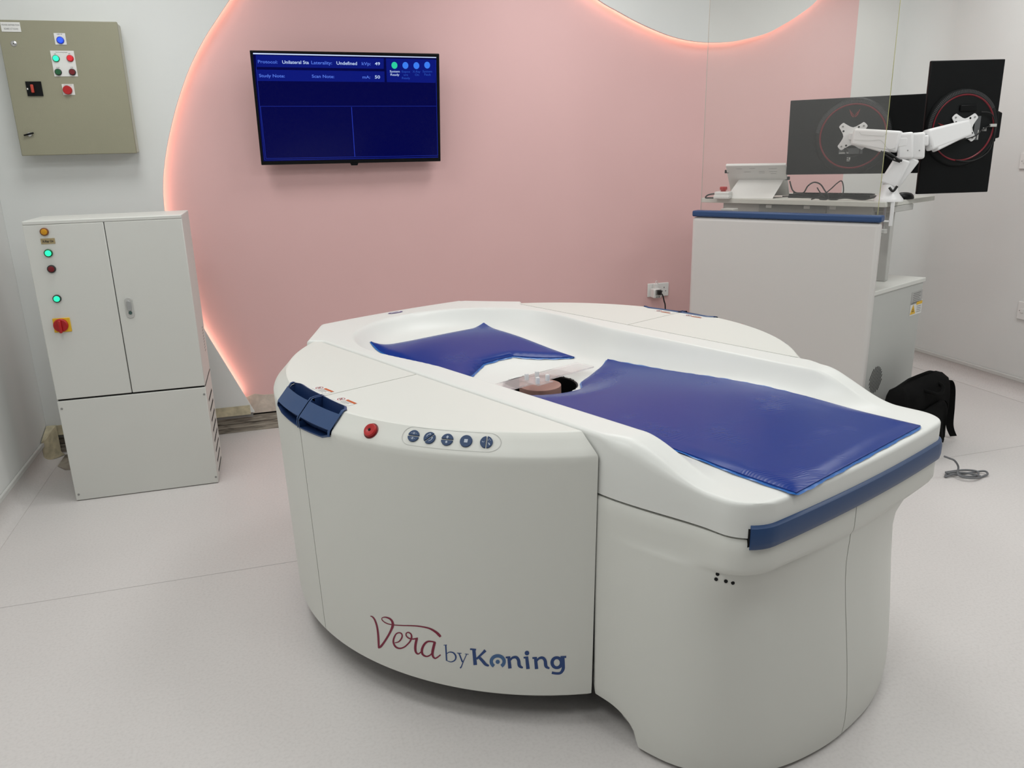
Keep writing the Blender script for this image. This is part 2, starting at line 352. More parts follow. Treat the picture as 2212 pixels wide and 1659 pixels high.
# ================================================================== MACHINE
OE=np.array([math.cos(MA),-math.sin(MA)]); OG=np.array([math.sin(MA),math.cos(MA)]); OO=-1.97*OE+1.80*OG
def wor(x,y,z): q=OO+x*OE+y*OG; return np.array([q[0],q[1],z])
def loc(P): q=np.array(P[:2])-OO; return np.array([q@OE,q@OG,P[2]])
TB=thing('imaging_table','large white medical scanner table with round side bays, blue grips and crimson and blue lettering','medical scanner',(OO[0],OO[1],0),-MA)
def rz_(z): return .882+.015*(z-.1)/.685
R1,R2,Z1,Z2,YS,XS=.85,.897,.835,.785,-.496,-.030
def surf(x,s,off=0,sg=1):
    if s<0: p=np.array([x,-math.sqrt(R1**2-x*x)-s,Z1]); nrm=np.array([0,0,1.])
    elif s<.068:
        t=s/.068; a=np.array([x,-math.sqrt(R1**2-x*x),Z1]);b=np.array([x,-math.sqrt(R2**2-x*x),Z2]); p=a+(b-a)*t
        nrm=np.array([p[0]/R1*.72,p[1]/R1*.72,.7])
    else:
        z=Z2-(s-.068); p=np.array([x,-math.sqrt(rz_(z)**2-x*x),z]); nrm=np.array([p[0]/.89,p[1]/.89,0])
    p=p+nrm*off
    return np.array([p[0],p[1]*sg,p[2]])
def inv(px,py,x0=.3,s0=.5):
    v=np.array([x0,s0],float)
    for i in range(25):
        f0=proj(wor(*surf(*v)))-[px,py]
        if abs(f0).max()<1e-4: break
        J=np.array([(proj(wor(*surf(*(v+d))))-[px,py]-f0)/1e-5 for d in np.eye(2)*1e-5]).T
        v=v-np.clip(np.linalg.solve(J,f0),-.08,.08)
    return v
# side covers: four quarter shells, polar rings joined to a flat deck
def cover(x_in,side,foot):
    # foot=+1 covers x from x_in to the chord end, foot=-1 the head side ; side=-1 near, +1 far
    g=.002; NU=60; m=MB()
    def ring(f,r,z):
        a0=math.asin((x_in+foot*g)/r); a1=foot*(math.pi/2-math.asin(-YS/r)); a=a0+(a1-a0)*f
        return (r*math.sin(a),side*r*math.cos(a),z)
    prof=[]
    # handle opening limits
    hx=.131 if foot>0 else -.215
    rings=[(R1-.0,Z1,'d')]
    dk=[0,.25,.5,.7,.82]
    fs=[k/NU for k in range(NU+1)]
    # make one column line hit the handle end
    def fx(r):
        a0=math.asin((x_in+foot*g)/r); a1=foot*(math.pi/2-math.asin(-YS/r)); return (math.asin(hx/r)-a0)/(a1-a0)
    fh=fx(.87); kh=max(1,round(fh*NU)); fs=[ (k/kh)*fh if k<=kh else fh+(k-kh)/(NU-kh)*(1-fh) for k in range(NU+1)]
    cols=[]
    R_list=[('d',0),('d',.4),('d',.8),('e',-.032),('e',-.008),('e',-.004),(R1+.003,Z1-.002),(R1+.016,Z1-.017),(R2-.016,Z2+.0175),(R2-.003,Z2+.0035),(R2,Z2-.003),(rz_(.767),.767),(rz_(.70),.70),(rz_(.5),.5),(rz_(.3),.3),(rz_(.13),.13),(rz_(.1)-.001,.098),(rz_(.09)-.012,.088),(rz_(.09)-.03,.088)]
    nj=len(R_list)
    def P(i,j):
        f=fs[i]; R=R_list[j]; e=ring(f,R1,Z1)
        ye=abs(e[1]); y0=-YS
        if R[0]=='d':
            yy=y0+(max(ye-.032,y0)-y0)*R[1]; return (e[0],side*yy,Z1)
        if R[0]=='e':
            o=R[1]
            if j==3 and i<=kh+1: f_=min(1,abs(e[0]-XS)/(.167 if foot>0 else .1915)); o=-.036+.010*f_+.020*max(0,(f_-.8)/.2)+.0035
            return (e[0],side*max(ye+min(o,-.0115 if j==3 else o),y0+.0),Z1)
        if j==11 and i<=kh+1:
            f_=min(1,abs(ring(f,R2,Z2)[0]-XS)/(.167 if foot>0 else .1915)); z_=Z2-((.094-.004*f_-.012*max(0,(f_-.75)/.25))-.0045-.068); return ring(f,rz_(z_),z_)
        return ring(f,*R)
    def skip(i,j): return i<kh and 3<=j<=10
    m.grid(NU+1,nj,P,skip)
    # end wall closing the shell at the seam next to the bed and at the cross seam
    for i in (0,NU):
        vs=[P(i,j) for j in range(nj)]
        if i==0:
            inner=[(v[0],v[1]*.97,v[2]-.012) if j<nj-1 else (v[0],v[1]*.97,v[2]) for j,v in enumerate(vs)]
            for j in range(nj-1):
                if not skip(0,j): m.add([vs[j],vs[j+1],inner[j+1],inner[j]],[(0,1,2,3)])
        else:
            for j in range(nj-1): m.add([vs[j],vs[j+1],(vs[j+1][0]-foot*.03,vs[j+1][1],vs[j+1][2]),(vs[j][0]-foot*.03,vs[j][1],vs[j][2])],[(0,1,2,3)])
    # lip going down next to the bed seam
    for i in range(NU):
        a,b=P(i,0),P(i+1,0); m.add([a,b,(b[0],b[1],b[2]-.03),(a[0],a[1],a[2]-.03)],[(0,1,2,3)])
    return obj('side_cover',m,M_shell,TB,smooth=32,weld=1e-5)
for side in(-1,1):
    for foot in (1,-1): cover(XS,side,foot)
# core chassis, visible only through the seams and underneath
m=MB()
for sd in(-1,1):
    pts=[(.84*math.cos(a),sd*.84*math.sin(a)) for a in [math.asin(.47/.84)+(math.pi-2*math.asin(.47/.84))*k/40 for k in range(41)]]
    if sd>0: pts=pts[::-1]
    m.prism(pts,lambda u,v,h:(u,v,h),.10,.74)
m.prism([(-.86,-.36),(-.70,-.44),(.45,-.44),(.62,-.30),(.62,.30),(.45,.44),(-.70,.44),(-.86,.36)],lambda u,v,h:(u,v,h),.03,.64)
obj('chassis',m,M_dark,TB)
for sg_ in (-1,1):
    m=MB(); y_=sg_*.4930; m.box(-.62,.684,y_-.0024,y_+.0024,.80,.8285); obj('seam_gasket',m,M_gap,TB)
# ---- table top height field
CRD=.08; CX_=1.17-CRD; HWF=.450
def xe(y): q=y/.45; return 1.164+.020*q+.018*(1-q*q)
def warp(x,y): return x+(xe(y)-1.17)*smst(.9,1.17,x)
def hw(x):
    if x<-.90: return .375-(.02)
    if x<-.70: return .375+(.53-.375)*(x+.90)/.20
    if x<-.655: return .53-(.04)*(x+.70)/.045
    if x<CX_: return .4895-.040*smst(.75,CX_,x)
    t=(x-CX_)/CRD; t=min(t,1); return HWF-CRD*(1-math.sqrt(max(0,1-t*t)))
def railz(x): return .838-.073*smst(.80,1.04,x)
def floorz(x):
    if x>0: return .725+.037*smst(.05,.75,x)
    return .725+.035*smst(.05,.6,-x)
def bedz(x,y):
    ay=abs(y); rail=railz(x); d0=math.hypot(x,y)
    fl=floorz(x)
    bowl=1-smst(.135,.30,d0); fl=fl-(fl-.703)*bowl
    hr=.395+.045*smst(.0,.40,-x)
    if x<-.40: D=.44-math.hypot(x+.40,y)
    else: D=hr-ay
    t=min(1,max(0,D/.125)); prof=(1-(1-t)**2.3)*(t/(t+.07))*1.07
    prof=min(1,prof)
    z=rail+(fl-rail)*prof
    return z
def xend(t): return 1.17+.045*(1-t*t)
xs=[-.925,-.922,-.915,-.905]+[ -.90+k*.01 for k in range(1,71)]
xs=[-.93,-.927,-.92,-.91]+[round(-.90+.01*k,4) for k in range(0,196) if -.90+.01*k<CX_-.004]+[CX_+CRD*math.sin(math.pi/2*k/12) for k in range(13)]
ts=sorted(set([round(v,5) for v in [-1,-.996,-.985,-.97,-.95]+[-.93+k*.0093 for k in range(201)]+[.95,.97,.985,.996,1]]))
HR=.1335
def tp(i,j):
    x=xs[i]; t=ts[j]; h=hw(x)
    if i==0: h-=.010
    y=t*h
    X=warp(x,y)
    # head end gently bowed
    if x<-.75: X=x-.02*(1-t*t)*smst(.75,.93,-x)
    # edge distance -> rounded arris
    d=h-abs(y)
    r=.011+.024*smst(.735,.80,x)*(1-smst(.86,1.02,x))
    if x>1.10: d=min(d,(1.17-x)*1.0+ (0 if abs(t)<.9 else 0))
    if x<-.88: d=min(d,(x+.93))
    z=bedz(X,y)
    if d<r: z-= r-math.sqrt(max(0,r*r-(r-d)**2))
    # open the hole
    dd=math.hypot(X,y)
    if dd<HR and dd>HR-.03:
        k=HR/dd; X*=k;y*=k; z=.700
    return (X,y,z)
m=MB(); ni,nj=len(xs),len(ts)
G=[[tp(i,j) for j in range(nj)] for i in range(ni)]
def sk(i,j): return all(math.hypot(*G[a][b][:2])<HR+1e-4 for a in(i,i+1) for b in (j,j+1))
m.grid(ni,nj,lambda i,j:G[i][j],sk)
# outer skirt
loop=[G[i][0] for i in range(ni)]+[G[ni-1][j] for j in range(1,nj)]+[G[i][nj-1] for i in range(ni-2,-1,-1)]+[G[0][j] for j in range(nj-2,0,-1)]
def gapz(x): return .684-.001*smst(.9,1.18,x)
rings=[loop,[(p[0],p[1],(p[2]*.5+gapz(p[0])*.5)) for p in loop],[(p[0],p[1],gapz(p[0])) for p in loop],[(p[0]*.985,p[1]*.97,gapz(p[0])-.0) for p in loop]]
N=len(loop); m.add([p for r in rings for p in r],[(k*N+i,k*N+(i+1)%N,(k+1)*N+(i+1)%N,(k+1)*N+i) for k in range(3) for i in range(N)])
obj('table_top',m,M_shell2,TB,smooth=40,weld=1e-5)
# dark recess behind the bumper + bumper
def endx_(y,off=0): t=y/.478; return 1.17+.045*(1-t*t)+off
BAND_PLACE=1
# ---- foot pedestal, two halves split by a vertical seam
def outl_top(u):  # u in [0,1] from near side seam round the foot end to far side seam
    pts=TOPP; k=u*(len(pts)-1); i=int(min(k,len(pts)-2)); f=k-i; return (pts[i][0]*(1-f)+pts[i+1][0]*f, pts[i][1]*(1-f)+pts[i+1][1]*f)
def dens(pts,n):
    P=[np.array(p,float) for p in pts]; L=[0]
    for a,b in zip(P,P[1:]): L.append(L[-1]+np.hypot(*(b-a)))
    out=[]
    for k in range(n):
        s=L[-1]*k/(n-1); i=max(0,min(len(P)-2,int(np.searchsorted(L,s))-1)); f=(s-L[i])/(L[i+1]-L[i]+1e-12); out.append(tuple(P[i]*(1-f)+P[i+1]*f))
    return out
near=[(.737,-.492),(.80,-hw(.80)-.002),(.9,-hw(.9)-.002),(1.0,-hw(1.0)-.001),(1.06,-hw(1.06)-.001),(CX_,-HWF)]
corner=[(CX_+CRD*math.sin(math.pi/2*k/8),-HWF+CRD*(1-math.cos(math.pi/2*k/8))) for k in range(1,9)]
endp=[(1.17,y) for y in [-HWF+CRD+(2*HWF-2*CRD)*k/24 for k in range(25)]]
top_full=[(warp(x,y),y) for x,y in near+corner[:-1]+endp+[(x,-y) for x,y in (near+corner[:-1])[::-1]]]
def band(ymax,o_in,o_out,z0,z1,name,mt,lab=None):
    P=[np.array(p) for p in dens(top_full,400) if p[0]>CX_ and abs(p[1])<ymax]; n=len(P)-1; vs=[]; e=.22*(z1-z0)
    for i,p in enumerate(P):
        t=P[min(i+1,n)]-P[max(i-1,0)]; t/=np.hypot(*t); nn=np.array([t[1],-t[0]])
        for o,z in ((o_in,z0),(o_out-.009,z0),(o_out-.002,z0+e*.5),(o_out,z0+e*1.4),(o_out,z1-e*1.4),(o_out-.003,z1-e*.4),(o_out-.010,z1),(o_in,z1)): q=p+nn*o; vs.append((q[0],q[1],z))
    k=8; m=MB(); m.add(vs,[(i*k+j,i*k+(j+1)%k,(i+1)*k+(j+1)%k,(i+1)*k+j) for i in range(n) for j in range(k)]+[tuple(range(k)),tuple(n*k+j for j in range(k))[::-1]])
    return obj(name,m,mt,TB,smooth=40,label=lab)
band(.424,-.03,.011,.656,.714,'bumper',M_blue,'slate blue bumper across the foot end')
band(.429,-.05,.0015,.652,.7195,'bumper_recess',M_dark)
bot_half=[(.737,-.492),(.80,-.490),(.86,-.486),(.92,-.480),(.98,-.466),(1.04,-.437),(1.094,-.392),(1.142,-.328),(1.175,-.252),(1.197,-.168),(1.209,-.085),(1.212,0)]
bot_half=[tuple(p[:2]) for p in catmull([(*p,0) for p in bot_half],4)]
bot_full=bot_half+[(x,-y) for x,y in bot_half[-2::-1]]
NUP=121; TT=dens(top_full,NUP); BB=dens(bot_full,NUP)
zl=[.677,.675,.669,.64,.605,.592,.584,.578,.572,.565,.555,.54,.50,.45,.38,.30,.22,.14,.10,.07,.05,.036,.03]
def wt(z):
    if z>=.598: return 1
    if z>=.578: return 1-.55*((.598-z)/.020)**1.6
    return .45*(1-smst(0,.13,.578-z))**1.6
def foot(u,zi):
    z=zl[zi]; w_=wt(z); a=TT[u]; b=BB[u]
    bx_=b[0]-.045*smst(.05,.57,z)*smst(1.05,1.2,b[0]); x=a[0]*w_+bx_*(1-w_); y=a[1]*w_+b[1]*(1-w_)
    if z>.670: x=x-.004*(z-.668)/.008; y*=1-.006*(z-.668)/.008
    if z<.10: s=1-.012*((.10-z)/.07)**2; x=.737+(x-.737)*s; y=y*(1-.006*((.10-z)/.07)**2)
    # arch in the lower edge next to the drum
    zz=z
    if z<.14:
        lo=.098 if x<.775 else (.013+.085*math.sqrt(max(0,1-((x-.775)/.105)**2)) if x<.88 else .013)
        zz=lo+(z-.03)/(.11)*(.14-lo)
    return (x,y,zz)
for part in (0,1):
    m=MB(); us=range(0,58) if part==0 else range(58,NUP)
    us=list(us); ys_=-.050; RG={}
    for j in range(len(zl)):
        full=[np.array(foot(u,j)) for u in range(NUP)]
        k=next(i for i in range(1,NUP) if full[i][1]>ys_ and full[i][0]>1.1)
        a_,b_=full[k-1],full[k]; e_=ys_+(-.0016 if part==0 else .0016); q=a_+(b_-a_)*(e_-a_[1])/(b_[1]-a_[1])
        pts=full[:k]+[q] if part==0 else [q]+full[k:]
        n_=110; L=[0]
        for c_,d_ in zip(pts,pts[1:]): L.append(L[-1]+np.linalg.norm(d_-c_))
        R=[]
        for t in range(n_):
            s_=L[-1]*t/(n_-1); i=max(0,min(len(pts)-2,int(np.searchsorted(L,s_))-1)); f=(s_-L[i])/(L[i+1]-L[i]+1e-12); R.append(tuple(pts[i]*(1-f)+pts[i+1]*f))
        RG[j]=R
    us=list(range(110))
    def P(i,j,RG=RG): return RG[j][i]
    m.grid(len(us),len(zl),P)
    # returns at the seam and at the drum side
    for i in (0,len(us)-1):
        for j in range(len(zl)-1):
            a,b=P(i,j),P(i,j+1); m.add([a,b,(b[0]-.03,b[1]*.95,b[2]),(a[0]-.03,a[1]*.95,a[2])],[(0,1,2,3)])
    for i in range(len(us)-1):   # inward return of the top edge and lower edge
        a,b=P(i,0),P(i+1,0); m.add([a,b,(b[0]-.04,b[1]*.92,b[2]),(a[0]-.04,a[1]*.92,a[2])],[(0,1,2,3)])
        a,b=P(i,len(zl)-1),P(i+1,len(zl)-1); m.add([a,b,(b[0]-.02,b[1]*.97,b[2]),(a[0]-.02,a[1]*.97,a[2])],[(0,1,2,3)])
    obj('pedestal_cover',m,M_shell,TB,smooth=45,weld=1e-5)
m=MB(); m.prism([(.70,-.44),(.85,-.43),(.98,-.36),(1.05,-.25),(1.09,-.1),(1.09,.1),(1.05,.25),(.98,.36),(.85,.43),(.70,.44)],lambda u,v,h:(u,v,h),.10,.66)
obj('pedestal_frame',m,M_dark,TB)
# head end body below the table top
m=MB(); hp=[(-.64,-.488),(-.655,-.49),(-.70,-.525),(-.90,-.372),(-.925,-.35),(-.945,0),(-.925,.35),(-.90,.372),(-.70,.525),(-.655,.49),(-.64,.488)]
m.prism([(x*.995,y*.99) for x,y in hp],lambda u,v,h:(u,v,h),.06,.680); obj('head_cover',m,M_shell,TB,bevel=.01)
# castors
for (x,y) in ((.80,-.41),(1.13,-.17),(.80,.41),(1.13,.17),(-.80,-.3),(-.80,.3)):
    m=MB(); m.lathe([(.036,-.012),(.04,-.009),(.04,.009),(.036,.012)],lambda a,b,h,x=x,y=y:(x+a,y+h,.041+b),24); m.box(x-.012,x+.012,y-.02,y-.014,.04,.11); m.box(x-.012,x+.012,y+.014,y+.02,.04,.11)
    obj('castor',m,M_lgrey,TB,smooth=35)
# screw holes under the foot overhang
for px,py in ((1550,1240),(1547,1251),(1568,1255.5),(1583,1259)):
    # find pedestal surface point: intersect with vertical plane through the local foot curve
    best=None
    for u in range(20,50):
        for j in range(8,14):
            q=np.array(foot(u,j)); d=np.hypot(*(proj(wor(*q))-[px,py]))
            if best is None or d<best[0]: best=(d,u,j,q)
    q=best[3]; u=best[1]; t=np.array(foot(u+1,best[2]))-np.array(foot(u-1,best[2])); t=t/np.linalg.norm(t); n_=np.array([-t[1]*-1,-t[0]*1,0]); n_=np.array([t[1],-t[0],0])
    c=loc(onp(px,py,wor(*q),np.array([*(n_[0]*OE+n_[1]*OG),0])))
    m=MB(); m.lathe([(.0042,-.002),(.0042,.0015),(.003,.002)],lambda a,b,h,c=c,t=t,n_=n_:tuple(c+t*a+np.array([0,0,1])*b+n_*h),14); obj('screw_hole',m,M_dark,TB,smooth=35)
# aperture, black liner and detector puck
m=MB(); m.lathe([(.135,.7005),(.128,.698),(.127,.66),(.127,.62),(0.001,.62)],None,64,cap0=False,cap1=False)
obj('aperture_liner',m,M_black,TB,smooth=40)
m=MB(); m.lathe([(.074,.622),(.074,.6995)],None,48,cap0=False,cap1=False); m.lathe([(.074,.6995),(.0735,.702),(.001,.702)],None,48,cap0=False)
o=obj('detector_disc',m,M_pink_disc,TB,smooth=35); o['label']='dusty pink round detector disc'
# seams in the deck hold a thin grey gasket so they read as lines
# ---- blue grips
def grip(foot,side):
    x0=XS+foot*.0025; x1=.137 if foot>0 else -.2215; n=16
    xs_=[x0+(x1-x0)*k/n for k in range(n+1)]
    SL=[-.036,-.030,.006,.010,.060,.064,.088,.094]
    def sline(x):   # shape of the ends: openings taper towards the far end
        f=abs(x-x0)/abs(x1-x0); 
        top=-.036+.010*f+ (.020*max(0,(f-.8)/.2)); bot=.094-.004*f-.012*max(0,(f-.75)/.25)
        b1=.010+.004*f; b2=.061+.003*f
        return top,b1,b2,bot
    # frame (flange around + bar between the pockets)
    m=MB(); off=.004
    def strip(sa,sb,oa,ob,ns=5,xa=None):
        X=xa or xs_
        vs=[];
        for x in X:
            a=sa(x);b=sb(x)
            for k in range(ns+1):
                t=k/ns; vs.append(surf(x,a+(b-a)*t,oa+(ob-oa)*t,side*-1 if side>0 else 1))
        m.add(vs,[(i*(ns+1)+k,(i+1)*(ns+1)+k,(i+1)*(ns+1)+k+1,i*(ns+1)+k+1) for i in range(len(X)-1) for k in range(ns)])
    T=lambda x:sline(x)[0]; B1=lambda x:sline(x)[1]; B2=lambda x:sline(x)[2]; BO=lambda x:sline(x)[3]
    xi=[x0+foot*.004+(x1-foot*.010-x0)*k/n for k in range(n+1)]
    strip(lambda x:T(x)-.001,lambda x:T(x)+.005,.0005,off,1); strip(lambda x:T(x)+.005,lambda x:T(x)+.007,off,off,1)
    strip(B1,B2,off+.001,off+.001,8)
    strip(lambda x:BO(x)-.006,lambda x:BO(x)-.004,off,off,1); strip(lambda x:BO(x)-.004,lambda x:BO(x)+.001,off,.0005,1)
    for xa,xb in ((x0,x0+foot*.006),(x1-foot*.010,x1)):
        strip(T,BO,off,off,14,[xa,xb])
    strip(T,BO,off,-.001,14,[x1,x1+foot*.0015]); strip(T,BO,off,-.006,14,[x0,x0-foot*.0005])
    o=obj('grip_handle',m,M_blue,TB,smooth=40)
    # pockets behind the bar
    for (a,b,dep) in ((lambda x:T(x)+.006,B1,-.040),(B2,lambda x:BO(x)-.005,-.040)):
        m=MB(); strip(a,lambda x:a(x)+.0004,off,off,1); 
        strip(a,lambda x:a(x)+.006,off,dep,3); strip(lambda x:a(x)+.006,lambda x:b(x)+.003,dep,dep,3); strip(b,lambda x:b(x)+.003,off,dep,2)
        for xx in (x0+foot*.006,x1-foot*.010):
            ns=6; vs=[]
            for k in range(ns+1):
                s=a(xx)+(b(xx)-a(xx))*k/ns
                vs+=[surf(xx,s,off,side*-1 if side>0 else 1),surf(xx,s,dep,side*-1 if side>0 else 1)]
            m.add(vs,[(2*k,2*k+1,2*k+3,2*k+2) for k in range(ns)])
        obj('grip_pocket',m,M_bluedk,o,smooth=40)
for side in(-1,1):
    for foot_ in(1,-1): grip(foot_,side)
# ---- emergency stop + key panel (near and far mirror)
def onsurf(x,s,sg):  # frame at a surface point
    p=surf(x,s,0,sg); e1=surf(x+.001,s,0,sg)-surf(x-.001,s,0,sg); e2=surf(x,s-.001,0,sg)-surf(x,s+.001,0,sg)
    e1/=np.linalg.norm(e1); e2/=np.linalg.norm(e2); n=np.cross(e1,e2); n/=np.linalg.norm(n); e2b=np.cross(n,e1); e2=e2b if e2b@e2>0 else -e2b
    if n[2]<0: n=-n
    return p,e1,e2,n
def arc(cx,cy,r,a0,a1,n=14): return [(cx+r*math.cos(math.radians(a0+(a1-a0)*k/n)),cy+r*math.sin(math.radians(a0+(a1-a0)*k/n))) for k in range(n+1)]
for sg in (1,-1):
    p,e1,e2,n=onsurf(.262,.035,sg)
    fr=lambda a,b,h,p=p,e1=e1,e2=e2,n=n:tuple(p+e1*a+e2*b+n*h)
    m=MB(); m.lathe([(.0215,-.001),(.0215,.002),(.0195,.0025)],fr,32); es=obj('emergency_stop',m,M_redd,TB,smooth=40)
    m=MB(); m.lathe([(.018,.002),(.0185,.007),(.0165,.010),(.006,.0102),(.005,.0095)],fr,32); obj('push_button',m,M_red,es,smooth=40)
    m=MB(); m.lathe([(.0038,.009),(.0035,.0108)],fr,16); obj('centre_mark',m,M_dark,es,smooth=40)
    # plate with a thin outline
    def pl(x,t,h,sg=sg):
        q,a,b,nn=onsurf(x,.0295,sg); return tuple(q+b*t+nn*h)
    poly=[(.377+.0255*math.cos(a),.0255*math.sin(a)) for a in [math.pi/2+math.pi*k/14 for k in range(15)]]
    top=[(.377+(.548-.377)*k/20,-.0255) for k in range(21)]; rt=[(.548+.0255*math.cos(a),.0255*math.sin(a)) for a in [-math.pi/2+math.pi*k/14 for k in range(15)]]; bt=[(.548-(.548-.377)*k/20,.0255) for k in range(21)]
    P_=poly+top+rt+bt
    m=MB(); k=len(P_); vs=[pl(a,b,.0012) for a,b in P_]+[pl(.4625+(a-.4625)*.988,b*.965,.0012) for a,b in P_]
    m.add(vs,[(i,(i+1)%k,k+(i+1)%k,k+i) for i in range(k)]); pan=obj('control_panel',m,M_lgrey,TB,label='outlined strip of blue push buttons')
    R_=.0158
    def half(cx,rot,ta,gap=.0012):
        # half disc with rotation
        pts=arc(0,0,R_,0+6,180-6,16); pts=[(x,max(y,gap)) for x,y in pts]; c,s_=math.cos(rot),math.sin(rot); return [(x*c-y*s_,x*s_+y*c) for x,y in pts]
    def button(cx,pts,icons):
        p,e1,e2,n=onsurf(cx,.0295,sg)
        f3=lambda a,b,h:tuple(p+e1*a+e2*b+n*h)
        m=MB(); m.prism(pts,f3,.0005,.0042); b_=obj('push_button',m,M_btn,pan,bevel=.0008)
        m=MB(); ff=lambda a,b:f3(a,b,.0046)
        for ic in icons:
            if ic[0]=='r': ribbon(m,[(ic[1],ic[2],ic[5]),(ic[3],ic[4],ic[5])],ff,1)
            if ic[0]=='c': disc2(m,ic[1],ic[2],ic[3],ff,10)
            if ic[0]=='p': ribbon(m,ic[1],ff,4)
            if ic[0]=='t': m.add([ff(*q) for q in ic[1]],[tuple(range(len(ic[1])))])
        obj('button_icon',m,M_icon,pan)
    D=math.pi
    button(.382,half(0,0,0),[('r',-.0015,.004,-.0015,.010,.0014),('r',.0015,.004,.0015,.010,.0014),('c',-.006,.007,.0009),('c',.006,.007,.0009)])
    button(.382,half(0,D,0),[('r',-.0012,-.010,-.0012,-.004,.0022),('r',.0018,-.010,.0018,-.004,.0014),('c',-.006,-.007,.0009),('c',.006,-.007,.0009)])
    button(.422,half(0,D/4,0),[('p',[(-.008,.002,.0015),(-.006,.007,.0015),(-.001,.010,.0015)]),('t',[(-.001,.012),(-.001,.0075),(.003,.010)])])
    button(.422,half(0,D/4+D,0),[('p',[(.008,-.001,.0015),(.006,-.006,.0015),(.000,-.009,.0015)]),('t',[(.0055,-.001),(.0105,-.001),(.008,.003)])])
    button(.463,half(0,0,0),[('t',[(-.004,.006),(.004,.006),(0,.0105)]),('r',-.002,.004,.002,.004,.003)])
    button(.463,half(0,D,0),[('t',[(-.004,-.007),(0,-.0105),(.004,-.007)]),('r',-.002,-.0055,.002,-.0055,.003)])
    button(.504,arc(0,0,R_,0,345,23),[('t',[(-.0045,-.0045),(.0045,-.0045),(.0045,.0045),(-.0045,.0045)])])
    button(.545,half(0,D/2,0),[('p',[(-.011,.002,.001),(-.008,-.001,.0012),(-.005,.001,.001)])])
    button(.545,half(0,-D/2,0),[('c',.004,.005,.001),('c',.010,.005,.001),('c',.007,.008,.001),('p',[(.005,-.002,.001),(.008,-.005,.003),(.009,-.008,.002)])])
# ---- warning labels on the deck beside the grips
def deck_label(x0,y0,wd,rot,sg,par):
    c,s_=math.cos(rot),math.sin(rot)
    f=lambda a,b,h=0:(x0+a*c-b*s_,sg*(y0+a*s_+b*c),Z1+.0006+h)
    m=MB(); H=.030; m.add([f(0,0),f(wd,0),f(wd,H),f(0,H)],[(0,1,2,3)]); o=obj('warning_label',m,M_paper,TB)
    m=MB(); m.add([f(wd*.42,H-.001,.0003),f(wd-.001,H-.001,.0003),f(wd-.001,H-.010,.0003),f(wd*.42,H-.010,.0003)],[(0,1,2,3)]); obj('warning_bar',m,M_orange,o)
    m=MB(); ribbon(m,[(wd*.22+.0105*math.cos(a),.017+.0105*math.sin(a),.0022) for a in [2*math.pi*k/20 for k in range(21)]],lambda a,b:f(a,b,.0004),1); ribbon(m,[(wd*.22-.007,.024,.002),(wd*.22+.007,.010,.002)],lambda a,b:f(a,b,.0004),1); obj('prohibition_sign',m,M_inkr,o)
    m=MB(); ribbon(m,[(wd*.22-.005,.013,.004),(wd*.22,.018,.004),(wd*.22+.005,.019,.003)],lambda a,b:f(a,b,.0003),3)
    for k,(q0,q1) in enumerate(((.42,.9),(.42,.84),(.42,.88),(.42,.76))): 
        y=.0165-k*.0042
        for z in range(9):
            a=q0+(q1-q0)*z/9; ribbon(m,[(wd*a,y,.0013),(wd*(a+(q1-q0)/9*.7),y,.0013)],lambda a,b:f(a,b,.0003),1)
    obj('warning_text',m,M_ink,o)
for sg in (1,-1):
    deck_label(-.130,-.802,.085,math.radians(1),sg,TB); deck_label(.015,-.810,.088,math.radians(0),sg,TB)
# oval badge on the head end
m=MB(); bx,by=-.903,-.012
m.add([(bx+.014*math.cos(a),by+.036*math.sin(a),.8395) for a in [2*math.pi*k/28 for k in range(28)]],[tuple(range(28))]); bd=obj('oval_badge',m,mat('badge_violet',(.10,.07,.25),.4),TB)
m=MB(); ribbon(m,[(bx+.002,by-.025,.006),(bx-.002,by-.008,.008),(bx+.002,by+.008,.008),(bx-.002,by+.025,.006)],lambda a,b:(a,b,.8399)); obj('badge_mark',m,M_paper,bd)
# ---- lettering on the near drum wall (traced on the wall surface)
def lg(cx,cy): 
    v=inv(780+cx/4.608,1300+cy/4.608,.4,.62); return tuple(surf(v[0],v[1],.0006))
m=MB()
ribbon(m,[(92,141,6),(112,148,12),(135,175,16),(158,240,18),(170,320,20),(175,400,20),(177,458,18)],lg,4)
ribbon(m,[(172,458,12),(195,446,22),(230,402,20),(272,335,20),(300,280,22),(316,235,26),(312,198,22),(290,170,18),(252,154,13),(222,154,9),(207,165,8),(212,182,9),(242,207,10),(282,222,10),(330,230,10),(420,235,10),(520,238,12),(600,246,13),(680,264,16),(740,297,22),(775,328,26),(792,348,20)],lg,4)
ribbon(m,[(336,407,8),(375,397,12),(405,360,15),(408,325,13),(385,307,12),(352,317,13),(328,360,17),(323,405,18),(345,447,18),(385,463,15),(430,450,14),(465,420,14),(490,390,16),(503,355,18),(498,322,14),(472,304,12),(450,314,12),(452,340,12),(478,362,13),(515,370,13),(566,362,16)],lg,4)
ribbon(m,[(556,362,24),(545,410,24),(540,460,24),(546,500,20),(567,518,14),(590,505,12),(612,478,12)],lg,4)
ribbon(m,[(742,404,14),(702,394,14),(662,396,18),(628,425,22),(606,478,24),(614,522,20),(650,543,14),(688,530,14),(714,498,12)],lg,4)
ribbon(m,[(734,402,26),(722,450,26),(712,500,26),(715,540,20),(737,562,14),(762,550,13),(792,526,12)],lg,4)
obj('script_lettering',m,M_vera,TB,label='crimson script lettering')
m=MB()
ribbon(m,[(822,431,6),(855,429,8)],lg,1); ribbon(m,[(843,430,14),(852,585,14)],lg,2)
ribbon(m,[(850,520,6),(878,500,9),(918,506,13),(943,540,16),(935,578,13),(897,597,9),(852,584,6)],lg,4)
